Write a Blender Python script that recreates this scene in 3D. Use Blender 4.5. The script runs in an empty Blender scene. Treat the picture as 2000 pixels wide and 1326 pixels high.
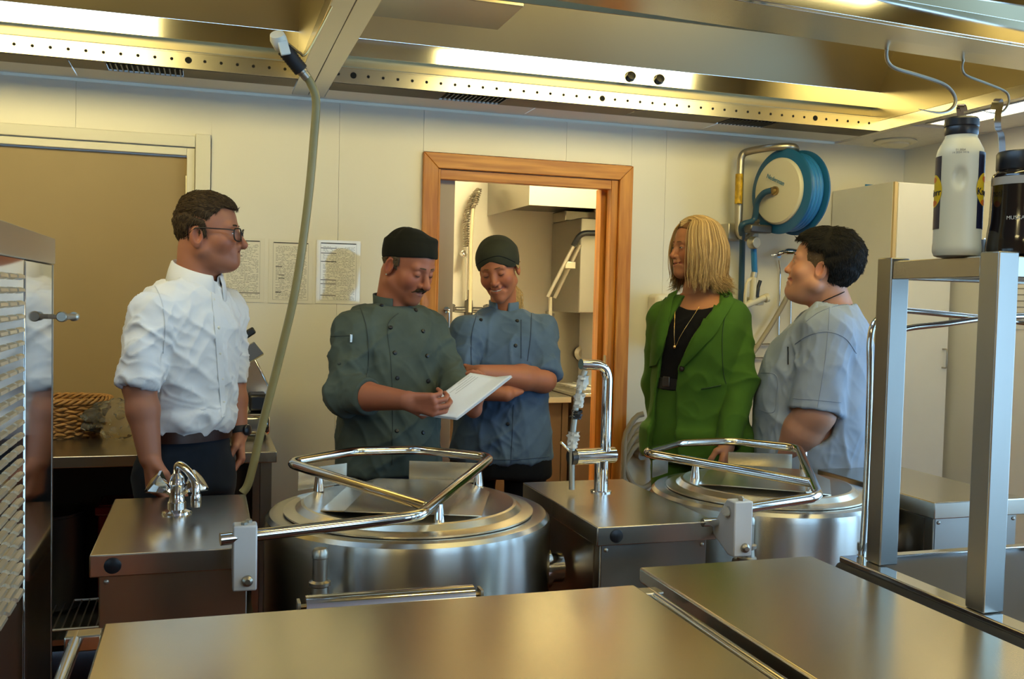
import bpy, math, random
import numpy as np
from mathutils import Vector, Matrix
from mathutils.bvhtree import BVHTree

SC = bpy.context.scene
COL = SC.collection
PI = math.pi

# ------------------------------------------------------------------ camera
FPX = 1880.7
YAW, PIT, ROL = [math.radians(a) for a in (17.58, 2.376, 1.357)]
CAM = np.array([0.0, 0.0, 1.5])
_f = np.array([math.sin(YAW)*math.cos(PIT), math.cos(YAW)*math.cos(PIT), -math.sin(PIT)])
_r = np.array([math.cos(YAW), -math.sin(YAW), 0.0])
_u = np.cross(_r, _f)
RGT = math.cos(ROL)*_r + math.sin(ROL)*_u
UPV = -math.sin(ROL)*_r + math.cos(ROL)*_u
cam = bpy.data.cameras.new('camera')
cam.sensor_width = 36.0
cam.lens = FPX/2000*36
cam.clip_start = 0.05
camo = bpy.data.objects.new('camera', cam)
COL.objects.link(camo)
camo.matrix_world = Matrix(((RGT[0], UPV[0], -_f[0], CAM[0]), (RGT[1], UPV[1], -_f[1], CAM[1]),
                            (RGT[2], UPV[2], -_f[2], CAM[2]), (0, 0, 0, 1)))
SC.camera = camo

# ------------------------------------------------------------------ light
VS = SC.view_settings
VS.view_transform = 'Standard'
VS.look = 'None'
VS.gamma = 1.0
VS.use_curve_mapping = False
VS.exposure = 0.0
SC.cycles.use_denoising = True
SC.cycles.max_bounces = 10
SC.cycles.diffuse_bounces = 5
SC.cycles.glossy_bounces = 6
SC.cycles.sample_clamp_indirect = 8.0
SC.cycles.caustics_reflective = False
SC.cycles.caustics_refractive = False
SC.cycles.blur_glossy = 0.5

world = bpy.data.worlds.new('daylight_sky')
SC.world = world
world.use_nodes = True
wn = world.node_tree
wn.nodes['Background'].inputs[0].default_value = (0.40, 0.67, 1.0, 1)
wn.nodes['Background'].inputs[1].default_value = 6.0
WARM = (1.0, 0.83, 0.33)
WARM_E = 13.5

def area(name, loc, rot, sx, sy, power, col, portal=False):
    l = bpy.data.lights.new(name, 'AREA')
    l.shape = 'RECTANGLE'; l.size = sx; l.size_y = sy; l.energy = power; l.color = col
    if portal: l.cycles.is_portal = True
    o = bpy.data.objects.new(name, l); COL.objects.link(o)
    o.location = loc; o.rotation_euler = rot
    return o

# ------------------------------------------------------------------ helpers
def ray(px, py):
    return _f + RGT*(px-1000)/FPX - UPV*(py-663)/FPX
def atY(px, py, y):
    d = ray(px, py); return CAM + d*(y/d[1])
def atZ(px, py, z):
    d = ray(px, py); return CAM + d*((z-1.5)/d[2])
def atD(px, py, dep):
    return CAM + ray(px, py)*dep

ORG = {}
def _link(o, parent):
    COL.objects.link(o)
    if parent is not None: o.parent = parent
def tag(o, label=None, cat=None, group=None, kind=None):
    if label: o['label'] = label
    if cat: o['category'] = cat
    if group: o['group'] = group
    if kind: o['kind'] = kind
    return o
def thing(name, loc, label, cat, group=None):
    o = bpy.data.objects.new(name, None)
    o.empty_display_size = 0.1
    o.location = loc
    COL.objects.link(o)
    ORG[o.name] = np.array(loc, float)
    return tag(o, label, cat, group)

class M:
    def __init__(s): s.V = []; s.F = []
    def add(s, V, F):
        b = len(s.V); s.V += [tuple(map(float, v)) for v in V]; s.F += [tuple(i+b for i in f) for f in F]; return s
    def box(s, x0, x1, y0, y1, z0, z1):
        return s.add([(x0,y0,z0),(x1,y0,z0),(x1,y1,z0),(x0,y1,z0),(x0,y0,z1),(x1,y0,z1),(x1,y1,z1),(x0,y1,z1)],
              [(0,3,2,1),(4,5,6,7),(0,1,5,4),(1,2,6,5),(2,3,7,6),(3,0,4,7)])
    def obox(s, c, ax, ay, az, hx, hy, hz):
        c = np.array(c, float); ax, ay, az = [np.array(a, float)/np.linalg.norm(a) for a in (ax, ay, az)]
        V = [c+i*hx*ax+j*hy*ay+k*hz*az for k in (-1,1) for i,j in ((-1,-1),(1,-1),(1,1),(-1,1))]
        return s.add(V, [(0,3,2,1),(4,5,6,7),(0,1,5,4),(1,2,6,5),(2,3,7,6),(3,0,4,7)])
    def prism(s, P, ext):
        n = len(P); P = [np.array(p, float) for p in P]; e = np.array(ext, float)
        return s.add(P+[p+e for p in P], [tuple(range(n))[::-1], tuple(range(n, 2*n))]+[(i,(i+1)%n,n+(i+1)%n,n+i) for i in range(n)])
    def tube(s, P, r, n=12, closed=False, cap=True):
        P = [np.array(p, float) for p in P]; m = len(P)
        R = r if hasattr(r, '__len__') else [r]*m
        T = []
        for i in range(m):
            a = P[(i-1) % m] if (closed or i > 0) else P[i]
            b = P[(i+1) % m] if (closed or i < m-1) else P[i]
            t = b-a; T.append(t/(np.linalg.norm(t)+1e-9))
        ref = np.array([0,0,1.0]) if abs(T[0][2]) < .9 else np.array([1.0,0,0])
        u = np.cross(T[0], ref); u /= np.linalg.norm(u)
        V = []
        for i in range(m):
            u = u - T[i]*(u@T[i]); u /= np.linalg.norm(u); w = np.cross(T[i], u)
            V += [P[i]+R[i]*(math.cos(2*PI*k/n)*u+math.sin(2*PI*k/n)*w) for k in range(n)]
        F = []
        for i in range(m if closed else m-1):
            j = (i+1) % m
            F += [(i*n+k, i*n+(k+1) % n, j*n+(k+1) % n, j*n+k) for k in range(n)]
        if cap and not closed:
            F += [tuple(range(n))[::-1], tuple((m-1)*n+k for k in range(n))]
        return s.add(V, F)
    def lathe(s, prof, c, ax=(0,0,1), n=32):
        c = np.array(c, float); ax = np.array(ax, float); ax /= np.linalg.norm(ax)
        ref = np.array([0,0,1.0]) if abs(ax[2]) < .9 else np.array([1.0,0,0])
        u = np.cross(ref, ax); u /= np.linalg.norm(u); w = np.cross(ax, u)
        V = []; F = []
        for r, h in prof:
            V += [c+h*ax+max(r, 1e-5)*(math.cos(2*PI*k/n)*u+math.sin(2*PI*k/n)*w) for k in range(n)]
        m = len(prof)
        for i in range(m-1):
            F += [(i*n+k, i*n+(k+1) % n, (i+1)*n+(k+1) % n, (i+1)*n+k) for k in range(n)]
        F += [tuple(range(n))[::-1], tuple((m-1)*n+k for k in range(n))]
        return s.add(V, F)
    def sphere(s, c, r, n=12, sc=(1,1,1)):
        pr = [(r*math.sin(PI*i/n), -r*math.cos(PI*i/n)) for i in range(n+1)]
        b = len(s.V); s.lathe(pr, (0,0,0), n=n*2)
        for i in range(b, len(s.V)):
            s.V[i] = tuple(c[k]+s.V[i][k]*sc[k] for k in range(3))
        return s
    def build(s, name, mat, parent=None, smooth=None, bevel=0, seg=2, origin=None):
        V = np.array(s.V, float)
        if parent is not None: org = ORG[parent.name]
        elif origin is not None: org = np.array(origin, float)
        else:
            lo, hi = V.min(0), V.max(0); org = np.array([(lo[0]+hi[0])/2, (lo[1]+hi[1])/2, lo[2]])
        me = bpy.data.meshes.new(name)
        me.from_pydata((V-org).tolist(), [], s.F)
        me.update()
        o = bpy.data.objects.new(name, me)
        if parent is None: o.location = org
        _link(o, parent); ORG[o.name] = org
        if isinstance(mat, str): mat = MAT[mat]
        me.materials.append(mat)
        if smooth:
            me.shade_smooth(); me.set_sharp_from_angle(angle=math.radians(smooth))
        if bevel:
            b = o.modifiers.new('bevel', 'BEVEL'); b.width = bevel; b.segments = seg; b.limit_method = 'ANGLE'; b.angle_limit = math.radians(40)
            if not smooth:
                me.shade_smooth(); me.set_sharp_from_angle(angle=math.radians(35)); b.harden_normals = False
        return o

def copy_piece(src, parent, d):
    c = src.copy(); COL.objects.link(c); c.parent = parent
    c.location = (src.location[0]+d[0], src.location[1]+d[1], src.location[2]+d[2])
    ORG[c.name] = ORG[src.name]+np.array(d, float)
    return c

def smooth_path(P, k=6, closed=False):
    P = [np.array(p, float) for p in P]; m = len(P); out = []
    for i in range(m if closed else m-1):
        g = lambda j: P[j % m] if closed else P[min(max(j, 0), m-1)]
        a, b, c, d = g(i-1), g(i), g(i+1), g(i+2)
        for j in range(k):
            t = j/k
            out.append(.5*((2*b)+(c-a)*t+(2*a-5*b+4*c-d)*t*t+(3*b-a-3*c+d)*t**3))
    if not closed: out.append(P[-1])
    return out
def round_path(P, r=.05, k=6, closed=False):
    P = [np.array(p, float) for p in P]; m = len(P); out = []
    for i in range(m):
        if not closed and i in (0, m-1): out.append(P[i]); continue
        a, b, c = P[i-1], P[i], P[(i+1) % m]
        da, dc = a-b, c-b; la, lc = np.linalg.norm(da), np.linalg.norm(dc)
        q = min(r, la*.49, lc*.49); s, e = b+da/la*q, b+dc/lc*q
        for j in range(k+1):
            t = j/k; out.append((1-t)**2*s+2*t*(1-t)*b+t*t*e)
    return out

def text_mesh(name, txt, size, origin, xdir, ydir, mat, parent, depth=.0006, align='CENTER', bend=None):
    cu = bpy.data.curves.new(name, 'FONT'); cu.body = txt; cu.size = size; cu.extrude = depth; cu.align_x = align; cu.align_y = 'CENTER'
    t = bpy.data.objects.new(name+'_tmp', cu); COL.objects.link(t)
    dg = bpy.context.evaluated_depsgraph_get()
    me = bpy.data.meshes.new_from_object(t.evaluated_get(dg))
    bpy.data.objects.remove(t); bpy.data.curves.remove(cu)
    V = np.zeros(len(me.vertices)*3); me.vertices.foreach_get('co', V); V = V.reshape(-1, 3)
    F = [tuple(p.vertices) for p in me.polygons]; bpy.data.meshes.remove(me)
    x = np.array(xdir, float); x /= np.linalg.norm(x); y = np.array(ydir, float); y /= np.linalg.norm(y); z = np.cross(x, y)
    m = M()
    if bend is None: W = np.array(origin)+V[:, :1]*x+V[:, 1:2]*y+V[:, 2:]*z
    else:
        c, rad = bend; a0 = math.atan2(origin[1]-c[1], origin[0]-c[0])
        a = a0+V[:, 0]/rad; rr = rad+V[:, 2]+.0004
        W = np.stack([c[0]+rr*np.cos(a), c[1]+rr*np.sin(a), origin[2]+V[:, 1]], 1)
    m.add(W, F)
    return m.build(name, mat, parent)

# ------------------------------------------------------------------ materials
MAT = {}
def mat(name, col, rough=.5, metal=0, var=0, vscale=8, vstretch=(1,1,1), bump=0, bscale=60, bstretch=(1,1,1), rvar=0, col2=None, detail=4,
        emit=None, trans=0, ior=1.45, alpha=1, coat=0, sheen=0, aniso=0, arot=0, spec=.5, sss=0):
    m = bpy.data.materials.new(name); m.use_nodes = True; MAT[name] = m
    nt = m.node_tree; N = nt.nodes; L = nt.links; b = N['Principled BSDF']
    b.inputs['Base Color'].default_value = (*col, 1); b.inputs['Roughness'].default_value = rough; b.inputs['Metallic'].default_value = metal
    b.inputs['Transmission Weight'].default_value = trans; b.inputs['IOR'].default_value = ior; b.inputs['Alpha'].default_value = alpha
    b.inputs['Coat Weight'].default_value = coat; b.inputs['Sheen Weight'].default_value = sheen; b.inputs['Anisotropic'].default_value = aniso; b.inputs['Anisotropic Rotation'].default_value = arot
    b.inputs['Specular IOR Level'].default_value = spec
    if sss:
        b.inputs['Subsurface Weight'].default_value = sss; b.inputs['Subsurface Radius'].default_value = (.02, .008, .004); b.inputs['Subsurface Scale'].default_value = .4
    tc = N.new('ShaderNodeTexCoord')
    def noise(scale, stretch, det):
        mp = N.new('ShaderNodeMapping'); mp.inputs['Scale'].default_value = stretch
        L.new(tc.outputs['Object'], mp.inputs[0])
        n = N.new('ShaderNodeTexNoise'); n.inputs['Scale'].default_value = scale; n.inputs['Detail'].default_value = det
        L.new(mp.outputs[0], n.inputs['Vector']); return n
    if var or rvar:
        n = noise(vscale, vstretch, detail)
        if var:
            mx = N.new('ShaderNodeMix'); mx.data_type = 'RGBA'
            c2 = col2 or tuple(c*(1-var) for c in col)
            mx.inputs[6].default_value = (*col, 1); mx.inputs[7].default_value = (*c2, 1)
            cr = N.new('ShaderNodeMapRange'); cr.inputs[1].default_value = .35; cr.inputs[2].default_value = .65
            L.new(n.outputs[0], cr.inputs[0]); L.new(cr.outputs[0], mx.inputs[0]); L.new(mx.outputs[2], b.inputs['Base Color'])
        if rvar:
            mr = N.new('ShaderNodeMapRange'); mr.inputs[1].default_value = .3; mr.inputs[2].default_value = .7
            mr.inputs[3].default_value = max(0, rough-rvar); mr.inputs[4].default_value = rough+rvar
            L.new(n.outputs[0], mr.inputs[0]); L.new(mr.outputs[0], b.inputs['Roughness'])
    if bump:
        n = noise(bscale, bstretch, 3); bp = N.new('ShaderNodeBump'); bp.inputs['Strength'].default_value = bump; bp.inputs['Distance'].default_value = .002
        L.new(n.outputs[0], bp.inputs['Height']); L.new(bp.outputs[0], b.inputs['Normal'])
    if emit:
        b.inputs['Emission Color'].default_value = (*emit[0], 1); b.inputs['Emission Strength'].default_value = emit[1]
    return m

mat('wall_paint', (.76,.72,.62), .35, var=.03, vscale=2, bump=.02, bscale=40)
mat('wall_paint_right', (.78,.77,.74), .35, var=.03, vscale=2)
mat('ceiling_tile', (.74,.72,.68), .8, var=.05, vscale=30, bump=.05, bscale=200)
mat('ceiling_grid', (.68,.66,.62), .4)
mat('floor_vinyl', (.33,.075,.02), .45, var=.35, vscale=160, bump=.03, bscale=120)
mat('door_beige', (.34,.24,.115), .5, var=.06, vscale=3)
mat('door_trim_white', (.72,.68,.56), .4)
mat('slide_door', (.42,.345,.27), .45, var=.05, vscale=4)
mat('pine', (.66,.28,.05), .38, var=1, col2=(.44,.15,.022), vscale=5, vstretch=(9,9,.6), bump=.05, bscale=30, bstretch=(10,10,.6), detail=6, coat=.15)
mat('pine_x', (.66,.28,.05), .38, var=1, col2=(.44,.15,.022), vscale=5, vstretch=(.6,9,9), bump=.05, bscale=30, bstretch=(.6,10,10), detail=6, coat=.15)
mat('steel', (.52,.485,.41), .26, 1)
mat('steel_y', (.52,.485,.41), .26, 1)
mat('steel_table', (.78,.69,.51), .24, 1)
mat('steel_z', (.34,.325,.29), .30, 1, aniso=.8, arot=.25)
mat('steel_hood', (.38,.325,.21), .36, 1, rvar=.03, vscale=1.2, detail=1)
mat('steel_drum', (.52,.50,.45), .27, 1, aniso=.8, arot=.25)
mat('steel_polish', (.66,.645,.61), .1, 1)
mat('steel_mirror', (.50,.48,.44), .06, 1, bump=.01, bscale=6)
mat('chrome', (.80,.80,.80), .045, 1)
mat('grey_block', (.74,.75,.75), .42)
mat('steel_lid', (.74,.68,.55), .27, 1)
mat('tray_dark', (.035,.03,.024), .42)
mat('black_plastic', (.012,.013,.016), .35)
mat('black_rubber', (.015,.014,.014), .6)
mat('dark_hole', (.006,.006,.006), .9)
mat('filter_mesh', (.22,.17,.10), .5, .7, var=.8, vscale=1, bump=.6, bscale=220)
mat('hose_rubber', (.33,.26,.10), .35, var=.1, vscale=20)
mat('hose_grey', (.33,.28,.19), .45)
mat('brass', (.42,.30,.13), .28, 1)
mat('reel_blue', (.012,.11,.27), .4)
mat('hose_blue', (.02,.17,.42), .4)
mat('hose_darkblue', (.02,.07,.13), .45)
mat('reel_white', (.62,.59,.47), .4)
mat('galv', (.42,.39,.32), .35, .9)
mat('yellow', (.70,.42,.02), .5, var=.5, vscale=60, vstretch=(1,1,.6))
mat('plastic_white', (.78,.73,.58), .4)
mat('bottle_cream', (.72,.655,.44), .38)
mat('plastic_cream', (.70,.62,.42), .35)
mat('cabinet_white', (.80,.78,.72), .35, var=.02)
mat('cabinet_edge', (.66,.50,.26), .5)
mat('paper', (.80,.79,.76), .6, var=.03)
mat('print_black', (.03,.03,.03), .6)
mat('print_grey', (.22,.21,.19), .6)
mat('wicker', (.50,.25,.075), .5, var=.4, vscale=40)
mat('cloth_white', (.75,.72,.62), .8, bump=.2, bscale=200)
mat('red_plastic', (.25,.012,.01), .35)
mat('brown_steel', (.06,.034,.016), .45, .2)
mat('cardboard', (.22,.11,.04), .8)
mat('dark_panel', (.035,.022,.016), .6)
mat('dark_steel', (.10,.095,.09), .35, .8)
mat('slicer_grey', (.13,.135,.15), .35, .2)
mat('light_panel', (.9,.9,.9), .5, emit=((1.0,.83,.38), 17))
mat('light_panel_cool', (.9,.9,.9), .5, emit=((1.0,.88,.55), 8))
mat('light_panel_far', (.9,.9,.9), .5, emit=((1.0,.85,.45), 110))
mat('light_tube_left', (.9,.9,.9), .5, emit=(WARM, WARM_E*1.2))
mat('light_tube', (.9,.9,.9), .5, emit=(WARM, WARM_E))
mat('window_frame', (.7,.7,.68), .4)
def clear_glass():
    m = bpy.data.materials.new('glass'); m.use_nodes = True; MAT['glass'] = m; nt = m.node_tree; nt.nodes.clear()
    o = nt.nodes.new('ShaderNodeOutputMaterial'); t = nt.nodes.new('ShaderNodeBsdfTransparent'); g = nt.nodes.new('ShaderNodeBsdfGlossy'); x = nt.nodes.new('ShaderNodeMixShader'); f = nt.nodes.new('ShaderNodeFresnel')
    t.inputs[0].default_value = (.95, .97, .97, 1); g.inputs['Roughness'].default_value = .02; f.inputs[0].default_value = 1.25
    nt.links.new(f.outputs[0], x.inputs[0]); nt.links.new(t.outputs[0], x.inputs[1]); nt.links.new(g.outputs[0], x.inputs[2]); nt.links.new(x.outputs[0], o.inputs[0])
clear_glass()
mat('brown_wall', (.34,.24,.13), .6, var=.1, vscale=2)
# ================================================================== room shell
CZ = 2.344
WX0, WX1, WY0, WY1 = -2.4, 3.53, -2.6, 4.3
def struct(o): o['kind'] = 'structure'; return o
struct(M().box(WX0-.1, 3.7, WY0-.1, 6.4, -.1, 0).build('floor', 'floor_vinyl'))

DX0, DX1, DZ = .99, 1.88, 2.085          # wooden doorway
EX0, EX1, EZ = -1.10, -.085, 2.075       # beige door
wb = M()
for a in ((WX0-.1, EX0, 0, CZ+.1), (EX0, EX1, EZ, CZ+.1), (EX1, DX0, 0, CZ+.1), (DX0, DX1, DZ, CZ+.1), (DX1, WX1+.1, 0, CZ+.1)):
    wb.box(a[0], a[1], WY1+.012, WY1+.14, a[2], a[3])
wall_back = struct(wb.build('wall_back', 'wall_paint'))
g = .0006
for (x0, x1, z0, z1) in ((-2.4, EX0-.1, 0, CZ), (EX0-.1, -.518, EZ+.075, CZ), (-.518, .009, EZ+.075, CZ), (.009, .545, 0, CZ), (.545, .922, 0, CZ),
                         (.922, 1.61, DZ+.075, CZ), (1.61, 1.947, DZ+.075, CZ), (1.947, 2.131, 0, CZ), (2.131, 3.53, 0, CZ)):
    M().box(x0+g, x1-g, WY1, WY1+.012, z0, z1).build('panel', 'wall_paint', wall_back)
# right wall with windows behind the frame
wr = M()
WINS = [(-2.45, -.3), (-.1, 1.45), (1.6, 3.2)]
zs0, zs1 = .55, 2.28
prev = WY0-.1
for a, b in WINS:
    wr.box(WX1, WX1+.15, prev, a, 0, CZ+.1); wr.box(WX1, WX1+.15, a, b, 0, zs0); wr.box(WX1, WX1+.15, a, b, zs1, CZ+.1); prev = b
wr.box(WX1, WX1+.15, prev, 3.68, 0, CZ+.1)
wr.box(WX1, WX1+.15, 3.68, WY1+.14, 0, CZ+.1)
struct(wr.build('wall_right', 'wall_paint_right'))
for i, (a, b) in enumerate(WINS):
    w = M()
    for (y0, y1, z0, z1) in ((a, a+.05, zs0, zs1), (b-.05, b, zs0, zs1), (a+.05, b-.05, zs0, zs0+.05), (a+.05, b-.05, zs1-.05, zs1), ((a+b)/2-.03, (a+b)/2+.03, zs0+.05, zs1-.05)):
        w.box(WX1+.04, WX1+.1, y0, y1, z0, z1)
    wo = struct(w.build('window_%d' % (i+1), 'window_frame'))
    M().box(WX1+.068, WX1+.072, a+.05, (a+b)/2-.03, zs0+.05, zs1-.05).build('pane', 'glass', wo)
    M().box(WX1+.068, WX1+.072, (a+b)/2+.03, b-.05, zs0+.05, zs1-.05).build('pane', 'glass', wo)
    area('window_portal', (WX1+.16, (a+b)/2, (zs0+zs1)/2), (0, PI/2, 0), zs1-zs0, b-a, 1, (1,1,1), portal=True)
struct(M().box(WX0-.1, WX0, WY0-.1, WY1+.14, 0, CZ+.9).build('wall_left', 'brown_wall'))
wf = M(); FX0, FX1, fz0, fz1 = 1.15, 3.35, .75, 2.2
wf.box(WX0, FX0, WY0-.1, WY0, 0, CZ+.1); wf.box(FX1, WX1, WY0-.1, WY0, 0, CZ+.1); wf.box(FX0, FX1, WY0-.1, WY0, 0, fz0); wf.box(FX0, FX1, WY0-.1, WY0, fz1, CZ+.1)
struct(wf.build('wall_front', 'brown_wall'))
w = M(); xm = (FX0+FX1)/2
for (a, b, c, d) in ((FX0, FX0+.05, fz0, fz1), (FX1-.05, FX1, fz0, fz1), (FX0+.05, FX1-.05, fz0, fz0+.05), (FX0+.05, FX1-.05, fz1-.05, fz1), (xm-.03, xm+.03, fz0+.05, fz1-.05)): w.box(a, b, WY0-.08, WY0-.03, c, d)
wo = struct(w.build('window_4', 'window_frame'))  # unseen window, added behind the camera to bring in more daylight
M().box(FX0+.05, xm-.03, WY0-.057, WY0-.053, fz0+.05, fz1-.05).build('pane', 'glass', wo); M().box(xm+.03, FX1-.05, WY0-.057, WY0-.053, fz0+.05, fz1-.05).build('pane', 'glass', wo)
area('window_portal', (xm, WY0-.11, (fz0+fz1)/2), (PI/2, 0, 0), FX1-FX0, fz1-fz0, 1, (1,1,1), portal=True)
# narrow white wall panel and a trim strip on the right wall
struct(M().box(WX1-.02, WX1-.001, 3.26, 3.64, .02, 2.05).build('trim_5', 'cabinet_white', bevel=.002))
struct(M().box(WX1-.035, WX1-.001, 3.64, 3.70, 0, 2.11).build('trim_3', 'door_trim_white', bevel=.003))
n1 = M().box(WX1-.024, WX1-.021, 3.36, 3.53, 1.42, 1.66).build('notice_sheet', 'paper')
tag(n1, 'printed sheet of paper taped up at the far right behind the steel rack', 'paper')
for i in range(7):
    M().box(WX1-.0255, WX1-.0245, 3.38+.01*(i % 3), 3.51, 1.63-i*.028, 1.634-i*.028).build('text_line', 'print_grey', n1)

# ceiling: tiles beside the hood, slabs elsewhere
cl = M()
cl.box(WX0, WX1, WY0, 1.0, CZ+.012, CZ+.06); cl.box(3.09, WX1, 1.0, WY1, CZ+.012, CZ+.06); cl.box(WX0, 3.09, 4.2, WY1, CZ+.012, CZ+.06)
ceil = struct(cl.build('ceiling', 'ceiling_grid'))
ys = [4.3, 3.72, 2.98, 2.38, 1.78, 1.18]
for i in range(len(ys)-1):
    if i == 1:
        M().box(3.29, WX1, ys[i+1]+.003, ys[i]-.003, CZ, CZ+.012).build('tile', 'ceiling_tile', ceil); continue
    M().box(3.09, WX1, ys[i+1]+.003, ys[i]-.003, CZ, CZ+.012).build('tile', 'ceiling_tile', ceil)
xs = [WX0+.6*i for i in range(10)]+[WX1]
src = None
for i in range(9):
    for j in range(6):
        if (i in (2, 6)) and j in (1, 4): continue
        if src is None: src = M().box(xs[i]+.003, xs[i]+.597, WY0+.003, WY0+.597, CZ, CZ+.012).build('tile', 'ceiling_tile', ceil)
        else: copy_piece(src, ceil, (.6*i, .6*j, 0))
for k, (x0, x1, y0, y1, lab) in enumerate(((3.12, 3.27, 2.99, 3.64, 'recessed ceiling light panel beyond the hood edge by the white cabinet'),
        (xs[2]+.02, xs[2]+.58, WY0+.62, WY0+1.18, 'recessed ceiling light panel on the left behind the camera'),
        (xs[6]+.02, xs[6]+.58, WY0+.62, WY0+1.18, 'recessed ceiling light panel on the right behind the camera'),
        (xs[2]+.02, xs[2]+.58, WY0+2.42, WY0+2.98, 'recessed ceiling light panel on the left above the camera'),
        (xs[6]+.02, xs[6]+.58, WY0+2.42, WY0+2.98, 'recessed ceiling light panel on the right above the camera'))):
    lp = thing('ceiling_light', ((x0+x1)/2, (y0+y1)/2, CZ), lab, 'light', 'ceiling light panels')
    M().box(x0, x1, y0, y1, CZ+.004, CZ+.010).build('diffuser', 'light_panel_cool' if k in (0, 2, 4) else 'light_panel', lp)
    f = M()
    for a in ((x0-.015, x0, y0-.015, y1+.015), (x1, x1+.015, y0-.015, y1+.015), (x0, x1, y0-.015, y0), (x0, x1, y1, y1+.015)): f.box(a[0], a[1], a[2], a[3], CZ-.002, CZ+.011)
    f.build('frame', 'ceiling_grid', lp)
cv = thing('ceiling_vent', (3.29, 4.08, CZ), 'round white ceiling vent above the hose reel corner', 'vent')
M().lathe([(.10, -.001), (.105, -.008), (.085, -.018), (.07, -.015)], (3.29, 4.08, CZ), n=40).build('ring', 'plastic_white', cv, smooth=40)
M().lathe([(.066, -.006), (.066, -.024), (.055, -.03), (.01, -.032)], (3.29, 4.08, CZ), n=40).build('disc', 'plastic_white', cv, smooth=40)

# beige door on the left
d1 = struct(M().box(EX0+.01, EX1-.004, WY1+.03, WY1+.07, .01, EZ-.006).build('door_1', 'door_beige', bevel=.002))
t = M()
t.box(EX1-.004, EX1+.028, WY1-.004, WY1+.10, 0, EZ+.028); t.box(EX0-.02, EX1-.004, WY1-.004, WY1+.10, EZ-.003, EZ+.028); t.box(EX0-.03, EX0+.01, WY1-.004, WY1+.1, 0, EZ+.028)
struct(t.build('trim_1', 'door_trim_white', bevel=.002))
t = M()
t.box(EX1+.030, .006, WY1-.018, WY1-.002, 0, EZ+.088); t.box(EX0-.1, EX1+.029, WY1-.018, WY1-.002, EZ+.031, EZ+.078); t.box(EX0-.1, EX0-.032, WY1-.018, WY1-.002, 0, EZ+.03)
struct(t.build('trim_2', 'door_trim_white', bevel=.003))
hg = M().lathe([(.008, -.06), (.008, .06)], (EX1-.004, WY1+.025, 1.93), n=10).build('hinge', 'galv', d1)

# wooden doorway with mitred casing
cw = .07
t4 = struct(M().prism([(DX0-cw, WY1-.022, 0), (DX0, WY1-.022, 0), (DX0, WY1-.022, DZ), (DX0-cw, WY1-.022, DZ+cw)], (0, .021, 0)).build('trim_4', 'pine', bevel=.003))
M().prism([(DX1, WY1-.022, 0), (DX1+cw, WY1-.022, 0), (DX1+cw, WY1-.022, DZ+cw), (DX1, WY1-.022, DZ)], (0, .021, 0)).build('casing', 'pine', t4, bevel=.003)
M().prism([(DX0-cw+.0005, WY1-.022, DZ+cw), (DX0, WY1-.022, DZ+.0005), (DX1, WY1-.022, DZ+.0005), (DX1+cw-.0005, WY1-.022, DZ+cw)], (0, .021, 0)).build('casing', 'pine_x', t4, bevel=.003)
M().box(DX0+.001, DX0+.012, WY1-.01, WY1+.04, 0, DZ).build('jamb', 'pine', t4, bevel=.002)
M().box(DX1-.035, DX1-.001, WY1-.005, WY1+.05, 0, DZ-.001).build('jamb', 'pine', t4, bevel=.002)
M().box(DX1-.055, DX1-.001, WY1+.075, WY1+.14, 0, DZ-.036).build('jamb', 'pine', t4, bevel=.002)
M().box(DX0+.012, DX1-.036, WY1-.004, WY1+.045, DZ-.045, DZ-.001).build('jamb', 'pine_x', t4, bevel=.002)
sp = M().box(DX1-.037, DX1-.0355, WY1+.008, WY1+.034, 1.10, 1.24).build('strike_plate', 'galv', t4)
M().box(DX1-.0375, DX1-.0368, WY1+.014, WY1+.028, 1.14, 1.20).build('slot', 'dark_hole', sp)
d2 = struct(M().box(DX0-.6, 1.085, WY1+.048, WY1+.082, .01, DZ-.004).build('door_2', 'slide_door', bevel=.002))
hd = M().tube(round_path([(1.055, WY1+.049, 1.445), (1.055, WY1-.002, 1.445), (1.055, WY1-.002, 1.25), (1.055, WY1+.049, 1.25)], .015), .006).build('handle', 'chrome', d2, smooth=50)
M().lathe([(.014, 0), (.014, .006)], (1.055, WY1+.041, 1.445), (0, 1, 0), 16).build('rosette', 'chrome', hd, smooth=40)

# ---- the room beyond the doorway
NY = 6.2
struct(M().box(.3, 3.7, NY, NY+.1, 0, 2.7).build('wall_far', 'wall_paint'))
struct(M().box(.2, .3, WY1+.14, NY, 0, 2.7).build('wall_far_left', 'wall_paint'))
struct(M().box(2.42, 2.52, 5.75, NY, 0, 2.7).build('wall_far_right', 'wall_paint'))
struct(M().box(3.6, 3.7, WY1+.14, NY, 0, 2.7).build('wall_far_end', 'wall_paint'))
struct(M().box(.2, 3.7, WY1+.14, NY+.1, 2.6, 2.7).build('ceiling_far', 'ceiling_tile'))
lp = thing('ceiling_light', (2.0, 4.95, 2.6), 'ceiling light panel in the dishwashing room beyond the doorway', 'light', 'ceiling light panels')
M().box(1.5, 2.5, 4.75, 5.05, 2.575, 2.59).build('diffuser', 'light_panel_far', lp)
M().box(1.48, 2.52, 4.73, 5.07, 2.588, 2.6).build('frame', 'ceiling_grid', lp)
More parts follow.
